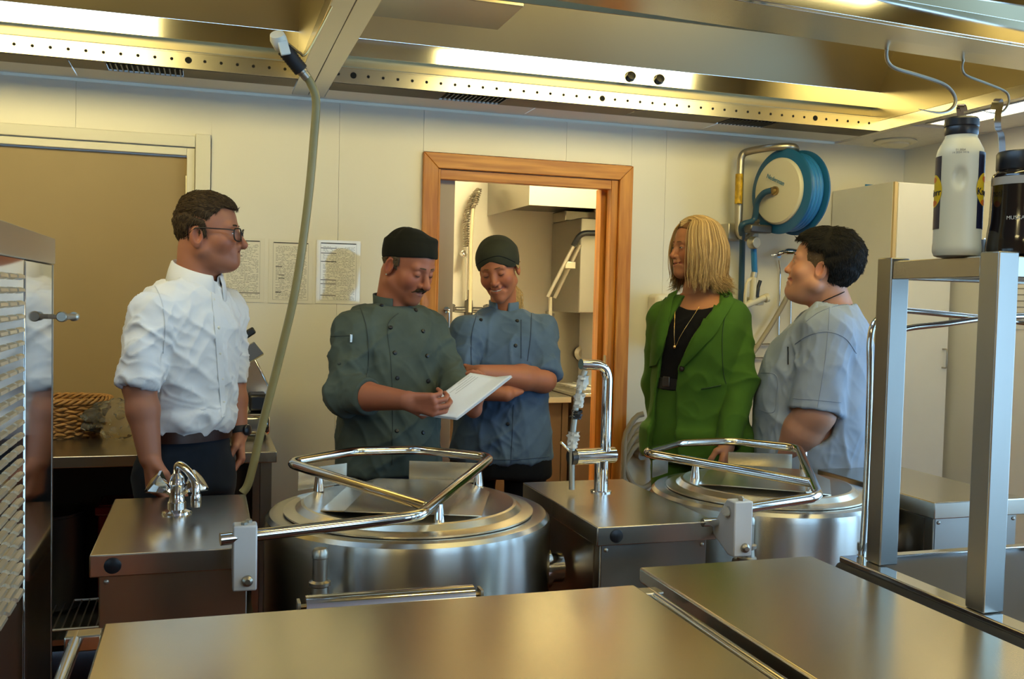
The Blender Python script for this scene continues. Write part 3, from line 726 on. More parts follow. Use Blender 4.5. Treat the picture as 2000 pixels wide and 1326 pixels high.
M().tube(smooth_path([atY(1684, 1085, 1.95), atY(1694, 900, 1.95), atY(1699, 740, 1.95), atY(1699, 670, 1.95), atY(1707, 632, 1.95), atY(1730, 610, 1.95), atY(1760, 606, 1.95), atY(1850, 614, 1.95), atY(1945, 624, 1.95), atY(2040, 634, 1.95)], 7), .0075, 12).build('guard_tube', 'steel_polish', ct, smooth=60)
M().tube(smooth_path([atY(1709, 890, 1.93), atY(1716, 720, 1.93), atY(1732, 665, 1.93), atY(1765, 643, 1.93), atY(1850, 632, 1.93), atY(1945, 620, 1.93), atY(2040, 617, 1.93)], 7), .0075, 12).build('guard_tube', 'steel_polish', ct, smooth=60)
M().lathe([(.012, 0), (.012, .02), (.009, .022), (.009, .03), (.012, .032), (.012, .05)], atY(1683, 1100, 1.955), n=14).build('tube_clamp', 'galv', ct, smooth=40)

# bottles and utensils on the rack
bc = np.array([1.490, 1.645, zt-.0075]); 
wbt = thing('sauce_bottle', bc, 'white plastic sauce bottle with black cap on top of the rack', 'bottle')
S = 1.02
prof = [(.036, 0), (.043, .003), (.0465, .012), (.0465, .022), (.0455, .03), (.0455, .20), (.0455, .208), (.043, .219), (.034, .237), (.0305, .243), (.0305, .247)]
pz = np.array(prof); hh = np.unique(np.r_[pz[:, 1], np.linspace(.1, .2, 22)]); rr_ = np.interp(hh, pz[:, 1], pz[:, 0])
m_ = M().lathe([(r*S, h*S) for r, h in zip(rr_, hh)], bc, n=96)
toC = np.array([-.67, -.742]); toC /= np.linalg.norm(toC)
V = np.array(m_.V); dv = V-bc; tn_ = dv[:, :2]@np.array([-toC[1], toC[0]]); fr_ = dv[:, :2]@toC
g_ = np.exp(-((tn_/.012)**2+((dv[:, 2]-.160)/.020)**2)**2)*(fr_ > 0); V[:, :2] -= toC*(g_*.007)[:, None]
m_.V = [tuple(v) for v in V]
wbo = m_.build('body', 'bottle_cream', wbt, smooth=40)
M().lathe([(.031*S, .2475*S), (.032*S, .251*S), (.032*S, .263*S), (.0315*S, .264*S), (.033*S, .266*S), (.033*S, .279*S), (.030*S, .283*S), (.004, .284*S)], bc, n=40).build('cap', 'black_plastic', wbt, smooth=35)
def curved(name, a0, a1, z0, z1, rad, m, parent, cen, rz=None, n=14, th=.0006):
    V = []; F = []
    for i in range(n+1):
        a = a0+(a1-a0)*i/n
        for z in (z0, z1):
            for d in (0, th): V.append((cen[0]+(rad+d)*math.cos(a), cen[1]+(rad+d)*math.sin(a), cen[2]+z))
    for i in range(n):
        b = i*4; e = b+4
        F += [(b+1, e+1, e+3, b+3), (b, b+2, e+2, e), (b+2, b+3, e+3, e+2), (b, e, e+1, b+1)]
    F += [(0, 1, 3, 2), (n*4, n*4+2, n*4+3, n*4+1)]
    return M().add(V, F).build(name, m, parent, smooth=40)
def cdisc(name, ac, zc, ra, rz, rad, m, parent, cen, n=28):
    V = [(cen[0]+rad*math.cos(ac), cen[1]+rad*math.sin(ac), cen[2]+zc)]; F = []
    K = 5
    for k in range(1, K+1):
        for i in range(n):
            a = ac+ra*k/K*math.cos(2*PI*i/n)/rad; z = zc+rz*k/K*math.sin(2*PI*i/n); V.append((cen[0]+rad*math.cos(a), cen[1]+rad*math.sin(a), cen[2]+z))
    F = [(0, 1+i, 1+(i+1) % n) for i in range(n)]
    for k in range(K-1): F += [(1+k*n+i, 1+(k+1)*n+i, 1+(k+1)*n+(i+1) % n, 1+k*n+(i+1) % n) for i in range(n)]
    return M().add(V, F).build(name, m, parent, smooth=60)
mat('label_navy', (.010,.011,.03), .4); mat('label_yellow', (.80,.50,.01), .45); mat('label_orange', (.75,.16,.01), .45); mat('label_green', (.05,.22,.03), .5); mat('amber_dark', (.012,.008,.006), .12, coat=.5)
mat('label_blue', (.16,.30,.42), .35); mat('label_cream', (.40,.38,.33), .5); mat('cream_text', (.62,.60,.52), .5)
aC = math.atan2(toC[1], toC[0]); rb = .0458*S
for s in (-1, 1):
    a0, a1 = sorted((aC+s*.84, aC+s*2.1))
    lb = curved('label', a0, a1, .058, .215 if s > 0 else .208, rb, 'label_navy', wbt, bc)
    cdisc('label_badge', aC+s*1.32, .139 if s > 0 else .137, .027, .034, rb+.0008, 'label_yellow', wbt, bc)
    ox = aC+s*1.32
    text_mesh('lettering', 'Knorr', .021, bc+[rb*math.cos(ox), rb*math.sin(ox), .133], (1,0,0), (0,0,1), 'label_navy', wbt, .0004, bend=(bc, rb+.0012))
    cdisc('badge_dot', ox, .160, .010, .006, rb+.0013, 'label_orange', wbt, bc)
    cdisc('badge_dot', ox, .112, .014, .006, rb+.0013, 'label_orange', wbt, bc)
text_mesh('date_code', '01 2024\n14 2024 14:16', .0055, bc+[rb*math.cos(aC), rb*math.sin(aC), .2145], (1,0,0), (0,0,1), 'print_grey', wbt, .0002, bend=(bc, .0452*S))
jc = np.array([1.592, 1.578, zt-.0075])
jar = thing('spice_jar', jc, 'black spice jar lettered in white at the right edge of the rack', 'jar')
M().lathe([(.06, 0), (.0665, .006), (.068, .02), (.066, .045), (.0625, .07), (.0615, .10), (.0605, .15), (.0605, .165), (.058, .171), (.052, .175), (.052, .178)], jc, n=56).build('body', 'amber_dark', jar, smooth=40)
M().lathe([(.0525, .1785), (.0535, .181), (.0535, .212), (.051, .216), (.004, .217)], jc, n=48).build('lid', 'black_plastic', jar, smooth=35)
aJ = math.atan2(-jc[1], -jc[0])
curved('label_band', aJ-1.4, aJ+1.4, .147, .163, .0607, 'label_cream', jar, jc, n=24)
curved('label_patch', aJ+.06, aJ+.30, .085, .130, .0623, 'label_cream', jar, jc)
curved('label_patch', aJ+.30, aJ+1.1, .055, .130, .0628, 'label_blue', jar, jc)
text_mesh('lettering', 'MUSKATNUSS', .0105, jc+[.0645*math.cos(aJ-.46), .0645*math.sin(aJ-.46), .078], (1,0,0), (0,0,1), 'cream_text', jar, .0003, 'LEFT', bend=(jc, .0645))
text_mesh('lettering', '\u00b7 KITCHEN \u00b7', .008, jc+[.0618*math.cos(aJ+.5), .0618*math.sin(aJ+.5), .155], (1,0,0), (0,0,1), 'print_black', jar, .0003, bend=(jc, .0618))

def s_hook(p, q, tip, lab, y, rad):
    h = thing('meat_hook', atY(*p, y), lab, 'hook', 'meat hooks on the cross beam')
    return h
def hook(pts, y, rad, lab):
    W = [atY(a, b, y) for a, b in pts]
    W = smooth_path(W, 8); n = len(W)
    m = M().tube(W, [rad*min(1, .18+3.2*(n-1-i)/n) for i in range(n)], 10)
    tag(m.build('meat_hook', 'galv', smooth=60), lab, 'hook', 'meat hooks on the cross beam')
hook([(1748, 78), (1737, 84), (1731, 103), (1735, 122), (1750, 134), (1790, 146), (1840, 163), (1860, 180), (1866, 198), (1858, 213), (1840, 220), (1818, 218), (1794, 213)], 2.645, .0062, 'large steel meat hook hanging empty from the cross beam')
hook([(1893, 105), (1884, 114), (1879, 128), (1882, 142), (1893, 150), (1930, 164), (1962, 178), (1970, 190), (1968, 205), (1958, 218), (1945, 221), (1930, 219), (1915, 215)], 2.655, .0042, 'thinner meat hook at the upper right with a ladle on it')
def strip(P, w, th, wd, name, m, parent):
    m_ = M(); P = [np.array(p) for p in P]; wd = np.array(wd, float)/np.linalg.norm(wd); V = []; F = []
    for i, p in enumerate(P):
        t_ = P[min(i+1, len(P)-1)]-P[max(i-1, 0)]; nn = np.cross(t_, wd); nn /= np.linalg.norm(nn)
        ww = w[i] if hasattr(w, '__len__') else w
        V += [p-wd*ww-nn*th, p+wd*ww-nn*th, p+wd*ww+nn*th, p-wd*ww+nn*th]
    for i in range(len(P)-1): F += [(i*4+k, i*4+(k+1) % 4, i*4+4+(k+1) % 4, i*4+4+k) for k in range(4)]
    F += [(3, 2, 1, 0), tuple(len(P)*4-4+k for k in range(4))]
    return m_.add(V, F).build(name, m, parent, smooth=50)
ld = thing('hanging_ladle', atY(1950, 215, 2.655), 'steel ladle hanging from the thin hook behind the black jar', 'ladle')
yl = 2.60
strip(smooth_path([atY(1941, 214, yl), atY(1944, 200, yl), atY(1951, 193, yl), atY(1953, 205, yl), atY(1949, 225, yl), atY(1949, 250, yl), atY(1957, 280, yl), atY(1958, 420, yl), atY(1956, 450, yl)], 5), .011, .0012, (1, -.3, 0), 'handle', 'steel_polish', ld)
M().lathe([(.002, -.05), (.03, -.045), (.05, -.02), (.055, 0), (.053, 0), (.047, -.02), (.028, -.042), (.002, -.046)], atY(1956, 470, yl-.04), (0, -.2, 1), 28).build('bowl', 'steel_polish', ld, smooth=40)
lt = thing('standing_ladle', (1.575, 1.70, zt-.0075), 'steel ladle with hooked handle standing behind the white sauce bottle', 'ladle')
lb_ = np.array([1.61, 1.722, zt-.0075])
tp = atY(1876, 206, 1.74); tq = atY(1876, 232, 1.745)
strip(smooth_path([tp+[.01, 0, -.012], tp+[.006, 0, .0], tp, tq, (tq+lb_)/2, lb_+[0, 0, .06]], 6), .0075, .001, (1, -.5, 0), 'handle', 'steel_polish', lt)
M().lathe([(.002, 0), (.024, .004), (.04, .022), (.045, .045), (.043, .045), (.038, .024), (.022, .007), (.002, .003)], lb_+[.0, 0.02, 0], n=28).build('bowl', 'steel_polish', lt, smooth=40)

# ================================================================== oven at the left edge
ov = thing('combi_oven', (-.75, 1.6, 0), 'tall stainless oven with louvred side panel at the left edge', 'oven')
ox = -.31; oy1 = 2.225; oz = 1.605
M().box(-1.15, ox-.012, .85, oy1, .10, oz-.002).build('body', 'steel_z', ov, bevel=.004)
M().box(ox-.0118, ox, 1.905, oy1-.012, .12, oz-.055).build('polished_panel', 'steel_mirror', ov, bevel=.002)
M().box(ox-.0118, ox-.002, .87, 1.9045, .12, oz-.055).build('louvre_panel', 'steel_mirror', ov)
M().box(ox-.0118, ox+.004, .85, oy1, oz-.054, oz).build('top_trim', 'steel_y', ov, bevel=.002)
M().box(ox-.0118, ox+.001, oy1-.0115, oy1+.0, .12, oz-.055).build('edge_trim', 'steel_z', ov)
mat('louvre_steel', (.80,.72,.56), .38, 1)
lsrc = None
for i in range(25):
    z = 1.525-.0232*i
    for j in range(4):
        y = 1.872-.075*j-.0*(i % 2)
        if lsrc is None:
            lsrc = M().prism([(ox-.003, y, z), (ox+.004, y, z-.003), (ox+.005, y, z-.008), (ox-.003, y, z-.012)], (0, -.058, 0)).build('louvre', 'louvre_steel', ov); lo = (y, z)
        else: copy_piece(lsrc, ov, (0, y-lo[0], z-lo[1]))
for yy in (.95, 2.12):
    for xx in (-1.08, -.40): M().lathe([(.025, 0), (.025, .1)], (xx, yy, 0), n=14).build('foot', 'galv', ov)
hp = np.array([ox+.025, 2.155, 1.443])
M().lathe([(.009, 0), (.011, .003), (.011, .012), (.0065, .016), (.0065, .11), (.010, .114), (.010, .122), (.0065, .124), (.009, .128), (.009, .134)], hp, (.08, 1, -.02), 16).build('latch_pin', 'galv', ov, smooth=35)
M().tube([hp+[.0, .006, 0], (ox-.001, 2.161, 1.443)], .005, 8).build('latch_stem', 'galv', ov)

# ================================================================== counter on the left with its things
kz = .93
kt = thing('steel_counter', (-.5, 3.9, 0), 'steel counter against the wall behind the man in white', 'counter')
M().box(-1.5, .245, 3.56, 4.255, kz-.04, kz).build('top', 'steel', kt, bevel=.003)
for xx in (-1.45, .19):
    for yy in (3.6, 4.2): M().box(xx, xx+.04, yy, yy+.04, 0, kz-.041).build('leg', 'steel_z', kt)
M().box(-1.4, .18, 3.66, 4.24, .245, .265).build('undershelf', 'steel', kt)
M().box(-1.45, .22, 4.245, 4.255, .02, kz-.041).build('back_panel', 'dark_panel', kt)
# wire racks below
wr_ = thing('wire_rack', (-.42, 3.9, .265), 'low wire cooling rack on the shelf under the counter', 'rack')
w_ = M()
for i in range(16): w_.tube([(-.62+.028*i, 3.67, .30), (-.62+.028*i, 4.0, .30)], .003, 5)
w_.build('wires', 'galv', wr_)
f_ = M()
f_.tube(round_path([(-.64, 3.665, .30), (-.18, 3.665, .30), (-.18, 4.005, .30), (-.64, 4.005, .30)], .02, 3, True), .005, 6, closed=True); f_.build('frame', 'galv', wr_)
for a in ((-.63, 3.67), (-.19, 3.67), (-.63, 4.0), (-.19, 4.0)): M().tube([(a[0], a[1], .265), (a[0], a[1], .30)], .005, 6).build('foot', 'galv', wr_)
pot = thing('stock_pot', (-.60, 4.09, .265), 'dark steel stock pot on the shelf under the counter', 'pot')
M().lathe([(.14, 0), (.15, .01), (.15, .36), (.155, .365), (.155, .372), (.147, .372), (.145, .02), (.01, .015)], (-.60, 4.09, .265), n=36).build('body', 'dark_steel', pot, smooth=35)
M().tube(round_path([(-.60+.03, 3.938, .56), (-.57, 3.90, .56), (-.63, 3.90, .56), (-.63, 3.938, .56)], .012, 4), .006, 8).build('handle', 'galv', pot, smooth=50)
cr = thing('red_crate', (-.20, 4.12, .265), 'dark red plastic crate under the counter', 'crate')
M().box(-.40, -.02, 4.03, 4.235, .27, .66).build('body', 'red_plastic', cr, bevel=.01)
M().box(-.41, -.01, 4.02, 4.24, .62, .655).build('rim', 'red_plastic', cr, bevel=.006)
# basket
bk = thing('wicker_basket', (-.56, 4.07, kz), 'woven wicker bread basket on the left counter', 'basket')
bc2 = np.array([-.56, 4.07, kz]); A, Bb = .195, .125
rows = 13
for i in range(rows):
    z = .008+.0098*i; s = .80+.20*(i/(rows-1))**.8
    P = []
    for k in range(90):
        a = 2*PI*k/90; o_ = .006*math.sin(k*2*PI/90*15+(PI if i % 2 else 0))
        P.append(bc2+[(A*s+o_)*math.cos(a), (Bb*s+o_)*math.sin(a), z+.003*math.sin(a*22+i)])
    M().tube(P, .006, 6, closed=True).build('strand', 'wicker', bk, smooth=60)
st = M()
for k in range(30):
    a = 2*PI*k/30; st.tube([bc2+[A*.8*math.cos(a), Bb*.8*math.sin(a), 0.002], bc2+[A*math.cos(a), Bb*math.sin(a), .135]], .004, 5)
st.build('stakes', 'wicker', bk)
for ph in (0, 2.1, 4.2):
    P = []
    for k in range(120):
        a = 2*PI*k/120; P.append(bc2+[(A+.007*math.cos(a*14+ph))*math.cos(a)*1.03, (Bb+.007*math.cos(a*14+ph))*math.sin(a)*1.04, .143+.009*math.sin(a*14+ph)])
    M().tube(P, .006, 6, closed=True).build('rim_braid', 'wicker', bk, smooth=60)
M().lathe([(A*.8, 0), (A*.8, .006)], bc2, n=30).build('base', 'wicker', bk)
for o in bk.children:
    if o.name.startswith('base'): o.scale = (1, Bb/A, 1)
def blob(name, c, r, sc, m, seed, amp, parent=None, n=18, lab=None, cat=None):
    rs = np.random.RandomState(seed); m_ = M().sphere((0, 0, 0), 1, n)
    V = np.array(m_.V); K = rs.randn(14, 3)*3.2; ph = rs.rand(14)*6
    d = sum(np.abs(np.sin(V@K[i]+ph[i])) for i in range(14))/14
    V = V*(1+amp*(d-.6)[:, None]*2)*r*np.array(sc); m_.V = [tuple(v) for v in V+np.array(c)]
    o = m_.build(name, m, parent, smooth=60)
    if lab: tag(o, lab, cat)
    return o
blob('folded_napkin', bc2+[-.05, -.01, .075], .085, (1.1, .9, .95), 'cloth_white', 5, .35, lab='checked cream cloth lying in the wicker basket', cat='cloth')
mat('clear_film', (.96,.93,.82), .12, trans=.92, ior=1.12, bump=.5, bscale=25)
blob('plastic_bag', (-.325, 3.97, kz+.074), .09, (1.18, .85, .74), 'clear_film', 8, .75, n=26, lab='crumpled clear plastic bag beside the wicker basket', cat='bag')
# meat slicer behind the man
sl = thing('meat_slicer', (.13, 4.0, kz), 'grey meat slicer with tilted carriage behind the man in white', 'slicer')
M().box(-.02, .24, 3.86, 4.12, kz+.012, kz+.10).build('base', 'steel_polish', sl, bevel=.02)
for xx in (.01, .21):
    for yy in (3.89, 4.09): M().lathe([(.015, 0), (.015, .013)], (xx, yy, kz), n=12).build('foot', 'black_rubber', sl)
M().obox((.11, 4.02, kz+.22), (1, 0, .5), (0, 1, 0), (-.5, 0, 1), .11, .02, .11).build('blade_guard', 'steel_polish', sl, bevel=.01)
M().box(.16, .235, 3.93, 4.05, kz+.101, kz+.17).build('motor_knob', 'black_plastic', sl, bevel=.012)
cp = [atY(462, 690, 3.95), atY(497, 668, 3.95), atY(515, 690, 3.95), atY(462, 722, 3.95)]
M().prism(cp, (0, .05, 0)).build('carriage_plate', 'slicer_grey', sl, bevel=.002)
M().prism([cp[3]+[0, .0, 0], cp[2], cp[2]+[0, 0, -.006], cp[3]+[0, 0, -.006]], (0, .05, 0)).build('plate_edge', 'brass', sl)
M().prism([atY(450, 664, 3.95), atY(494, 638, 3.95), atY(501, 650, 3.95), atY(455, 680, 3.95)], (0, .035, 0)).build('pusher_handle', 'black_plastic', sl, bevel=.006)
M().tube([atY(478, 668, 3.97), atY(484, 676, 3.97)], .008, 8).build('pusher_stem', 'plastic_white', sl)
M().tube([atY(470, 712, 3.975), (.10, 3.99, kz+.12)], .012, 10).build('carriage_arm', 'galv', sl)

# ================================================================== wall things on the right
cab = thing('tall_cabinet', (3.27, 4.05, 0), 'tall white two-sided cabinet in the right corner', 'cabinet')
cx_, cxr, cyf = 3.085, 3.425, 3.81
M().box(cx_, cxr, cyf+.02, 4.29, .08, 2.10).build('body', 'cabinet_white', cab, bevel=.001)
M().box(cx_+.001, cx_+.018, cyf+.006, cyf+.0195, .08, 2.099).build('front_edge', 'cabinet_edge', cab)
dr = M().box(cx_+.0185, cxr-.001, cyf, cyf+.0195, .085, 2.095).build('door', 'cabinet_white', cab, bevel=.0015)
h0 = np.array([cxr-.03, cyf, 1.265])
M().tube(round_path([h0+[0, .001, .045], h0+[0, -.03, .045], h0+[0, -.03, -.045], h0+[0, .001, -.045]], .008, 4), .004, 8).build('handle', 'galv', dr, smooth=50)
M().box(cx_+.02, cxr-.02, cyf+.05, 4.28, 0, .079).build('plinth', 'black_plastic', cab)
tag(M().box(3.10, 3.32, 4.05, 4.054, 2.101, 2.112).build('blue_strip', 'hose_blue'), 'thin blue strip lying on top of the tall cabinet', 'strip')

rr = thing('hose_reel', (2.62, 4.15, 1.85), 'blue wall mounted hose reel with white cover above the green suit', 'hose reel')
rc = np.array([2.605, 4.02, 2.045]); nx = np.array([-.985, -.17, 0]); nx /= np.linalg.norm(nx)
mat('reel_letters', (.02,.16,.30), .5)
M().lathe([(.05, -.115), (.198, -.115), (.203, -.110), (.203, -.102), (.185, -.098), (.150, -.096), (.150, -.01), (.185, -.006), (.202, -.002), (.202, .005), (.195, .010), (.12, .012)], rc, nx, 72).build('drum', 'reel_blue', rr, smooth=35)
hl_ = []
for i in range(3*48+1):
    a = 2*PI*i/48; hl_.append(rc+nx*(-.085+.062*i/144)+.172*(math.cos(a)*np.array([nx[1], -nx[0], 0])+math.sin(a)*np.array([0, 0, 1])))
M().tube(hl_, .0165, 10).build('wound_hose', 'hose_blue', rr, smooth=60)
M().lathe([(.150, .011), (.158, .013), (.158, .022), (.150, .030), (.08, .036), (.02, .038)], rc, nx, 64).build('cover', 'reel_white', rr, smooth=35)
xd = -np.array([nx[1], -nx[0], 0])
xd = np.array([.17, -.985, 0])*-1 if False else np.cross([0, 0, 1], nx)
text_mesh('lettering', 'Nederman', .030, rc+nx*.0415+[0, 0, .052]-xd*.0, xd+np.array([0, 0, -.42]), np.array([0, 0, 1])+xd*.42, 'reel_letters', rr, .0006)
hub = M().lathe([(.022, .03), (.022, .048), (.016, .05), (.016, .066), (.008, .07)], rc, nx, 20).build('hub', 'brass', rr, smooth=35)
M().tube(smooth_path([rc+nx*.062, rc+nx*.075+xd*-.04+[0, 0, -.01], rc+nx*.07+xd*-.09+[0, 0, -.05], rc+nx*.06+xd*-.12+[0, 0, -.13], atY(1449, 440, 4.12), atY(1450, 470, 4.2), atY(1449, 520, 4.27), atY(1447, 600, 4.27)], 7), .0145, 12).build('feed_hose', 'hose_darkblue', rr, smooth=60)
br = [atY(1452, 462, 4.17), atY(1443, 452, 4.19), atY(1444, 400, 4.19), atY(1446, 330, 4.19), atY(1449, 305, 4.185), atY(1462, 296, 4.16), atY(1500, 289, 4.06), atY(1537, 286, 4.0), atY(1553, 289, 4.02), atY(1549, 296, 4.10), atY(1520, 304, 4.22)]
M().tube(smooth_path(br, 6), .018, 12).build('bracket_tube', 'galv', rr, smooth=60)
M().tube(smooth_path([atY(1441, 380, 4.21), atY(1441, 440, 4.21), atY(1446, 462, 4.2), atY(1460, 464, 4.18), atY(1472, 448, 4.15), atY(1478, 430, 4.12)], 6), .015, 12).build('bracket_tube', 'galv', rr, smooth=60)
yl0, yl1 = atY(1444, 340, 4.17), atY(1442, 398, 4.17)
M().tube([yl0, yl1], .0185, 14).build('warning_sleeve', 'yellow', rr, smooth=50)
M().box(2.43, 2.60, 4.20, 4.295, 1.82, 1.90).build('wall_plate', 'galv', rr, bevel=.004)
M().tube([rc+nx*-.10, rc+nx*-.18], .025, 12).build('axle', 'dark_steel', rr, smooth=50)
M().tube([rc+nx*-.17, (rc+nx*-.17)+[0, .28, -.05]], .018, 12).build('axle_arm', 'dark_steel', rr, smooth=50)
gd = atY(1470, 455, 4.08)
M().obox(gd+[.03, 0, .02], (1, 0, 0), (0, 1, 0), (0, 0, 1), .06, .03, .02).build('guide', 'dark_steel', rr, bevel=.008)
M().lathe([(.026, -.02), (.03, -.015), (.03, .015), (.026, .02)], atY(1472, 474, 4.1), (.3, -1, 0), 20).build('guide_wheel', 'galv', rr, smooth=40)
wg = thing('wash_gun', atY(1480, 580, 4.2), 'white wash-down gun hanging on a blue hose below the reel', 'spray gun')
M().tube([atY(1472, 484, 4.12), atY(1474, 535, 4.14)], .0145, 12).build('hose_end', 'hose_blue', wg, smooth=50)
M().tube([atY(1474, 532, 4.14), atY(1472, 542, 4.14)], .017, 14).build('clamp', 'galv', wg, smooth=50)
M().tube([atY(1472, 540, 4.14), atY(1470, 585, 4.15)], .0165, 14).build('grip', 'plastic_cream', wg, smooth=50)
M().tube(smooth_path([atY(1472, 543, 4.14), atY(1461, 549, 4.14), atY(1456, 570, 4.14), atY(1455, 595, 4.15)], 6), .008, 10).build('trigger_guard', 'plastic_cream', wg, smooth=50)
M().tube([atY(1455, 597, 4.15), atY(1470, 590, 4.15), atY(1494, 581, 4.15), atY(1500, 580, 4.15)], [.016, .0175, .016, .019], 14).build('barrel', 'plastic_cream', wg, smooth=40)
M().tube([atY(1494, 583, 4.15), atY(1499, 581, 4.15)], .022, 16).build('nozzle_ring', 'plastic_cream', wg, smooth=40)
M().tube(smooth_path([atY(1478, 580, 4.14), atY(1480, 565, 4.14), atY(1485, 548, 4.14)], 5), [.011]*6+[.009]*5, 10).build('lever', 'black_plastic', wg, smooth=50)
M().box(2.58, 2.62, 4.16, 4.295, 1.50, 1.54).build('wall_holder', 'plastic_cream', wg, bevel=.004)
hdst = thing('shower_hose', atY(1490, 690, 4.27), 'chrome hand shower with beige hose on a wire wall frame', 'shower')
fy = 4.28
M().tube(round_path([atY(1462, 673, fy), atY(1516, 671, fy), atY(1521, 665, fy), atY(1522, 600, fy), atY(1524, 530, fy), atY(1521, 508, 4.26)], .02), .0048, 8).build('wire_frame', 'chrome', hdst, smooth=50)
M().tube([atY(1545, 580, fy), atY(1544, 660, fy)], .004, 8).build('wire_frame', 'chrome', hdst, smooth=50)
M().tube([atY(1462, 699, fy), atY(1520, 698, fy)], .005, 8).build('wire_frame', 'chrome', hdst, smooth=50)
M().tube(smooth_path([atY(1551, 545, 4.2), atY(1545, 565, 4.2), atY(1515, 620, 4.22), atY(1480, 675, 4.22), atY(1466, 697, 4.22), atY(1450, 730, 4.22), atY(1446, 860, 4.24)], 6), .0125, 12).build('hose', 'hose_grey', hdst, smooth=60)
M().tube(smooth_path([atY(1505, 499, 4.22), atY(1517, 497, 4.22), atY(1532, 492, 4.2), atY(1552, 492, 4.17), atY(1560, 500, 4.16)], 5), [.008]*6+[.013]*5+[.018]*5+[.02]*5, 14).build('shower_head', 'chrome', hdst, smooth=50)
M().lathe([(.011, 0), (.011, .04)], atY(1522, 500, 4.22), (.1, 1, 0), 12).build('holder', 'chrome', hdst, smooth=50)
ds = thing('wall_dispenser', (2.11, 4.24, 1.29), 'white wall dispenser half hidden behind the green suit', 'dispenser')
M().box(2.05, 2.22, 4.19, 4.298, 1.285, 1.545).build('body', 'plastic_white', ds, bevel=.02)
M().box(2.07, 2.20, 4.18, 4.1895, 1.305, 1.52).build('cover', 'plastic_white', ds, bevel=.004)
# coiled hose on the floor side of the doorway
ch = []
for i in range(4*24+1):
    a = 2*PI*i/24; ch.append(np.array([2.02+.10*math.sin(a), 4.235+.004*(i % 3), .60+.17*math.cos(a)+.002*i]))
chh = thing('coiled_hose', (2.02, 4.24, .42), 'beige hose coiled on the wall right of the wooden door frame', 'hose')
M().tube(ch, .014, 8).build('coil', 'hose_grey', chh, smooth=60)
M().lathe([(.02, 0), (.02, .06)], (2.02, 4.238, .755), (0, 1, 0), 12).build('wall_peg', 'galv', chh, smooth=40)

# laminated sheets on the wall
mat('laminate', (.77,.73,.63), .07, coat=.6, bump=.25, bscale=11)
random.seed(11)
def poster(x0, x1, z0, z1, lab, bars):
    o = M().box(x0, x1, WY1-.0035, WY1-.0008, z0, z1).build('laminated_sheet', 'laminate', bevel=.0005)
    tag(o, lab, 'poster', 'laminated sheets on the wall')
    y = WY1-.0037
    def bar(n, a, b, c_, d, m): M().box(a, b, y-.0003, y, c_, d).build(n, m, o)
    w = x1-x0; h = z1-z0
    bar('heading', x0+.02, x1-.02, z1-.016, z1-.0115, 'print_black')
    for (a, b, c_) in bars: bar('subheading', x0+.02+a*w, x0+.02+b*w, z1-c_*h-.003, z1-c_*h, 'print_black')
    tx = M(); z = z1-.03
    while z > z0+.02:
        x = x0+.03
        while x < x1-.03:
            l = random.uniform(.004, .016); 
            if random.random() < .8: tx.box(x, min(x+l, x1-.025), y-.0002, y, z, z+.0017)
            x += l+.003
        z -= .0056
    q = tx.build('text_block', 'print_grey', o); q['kind'] = 'stuff'
    for (a, b, c_, d) in ((x0+.018, x0+.019, z0+.015, z1-.012), (x1-.019, x1-.018, z0+.015, z1-.012), (x0+.018, x1-.018, z0+.015, z0+.016)): bar('frame_line', a, b, c_, d, 'print_grey')
poster(.045, .232, 1.462, 1.738, 'laminated text sheet partly hidden behind the head of the man in white', [(0, .5, .14), (0, .4, .28), (0, .8, .85)])
poster(.250, .437, 1.460, 1.736, 'middle laminated sheet crossed by the hanging hose', [(.05, .2, .42), (.12, .25, .55), (.12, .25, .60), (.05, .18, .82)])
poster(.452, .646, 1.462, 1.742, 'laminated sheet nearest the chef in the green jacket', [(0, .35, .12), (0, .35, .2), (0, .35, .33), (0, .35, .62), (0, .35, .68), (0, .35, .86)])
# ================================================================== implicit-surface toolkit for the people
f32 = np.float32
def smin(a, b, k):
    h = np.clip(.5+.5*(b-a)/k, 0, 1); return b+(a-b)*h-k*h*(1-h)
def smax(a, b, k): return -smin(-a, -b, k)
def nrm(v): v = np.array(v, float); return v/np.linalg.norm(v)
def s_caps(p, a, b, ra, rb=None):
    rb = ra if rb is None else rb
    a = np.asarray(a, f32); b = np.asarray(b, f32); ba = b-a; pa = p-a
    t = np.clip((pa@ba)/(ba@ba), 0, 1)
    q = pa-t[:, None]*ba
    return np.sqrt(np.einsum('ij,ij->i', q, q))-(ra+(rb-ra)*t)
def s_ell(p, c, r):
    q = (p-np.asarray(c, f32)); r = np.asarray(r, f32)
    a = q/r; b = a/r
    k0 = np.sqrt(np.einsum('ij,ij->i', a, a)); k1 = np.sqrt(np.einsum('ij,ij->i', b, b))+1e-6
    return k0*(k0-1)/k1
def s_sph(p, c, r):
    q = p-np.asarray(c, f32); return np.sqrt(np.einsum('ij,ij->i', q, q))-r
def s_chain(p, P, R, k=.01):
    d = s_caps(p, P[0], P[1], R[0], R[1])
    for i in range(1, len(P)-1): d = smin(d, s_caps(p, P[i], P[i+1], R[i], R[i+1]), k)
    return d
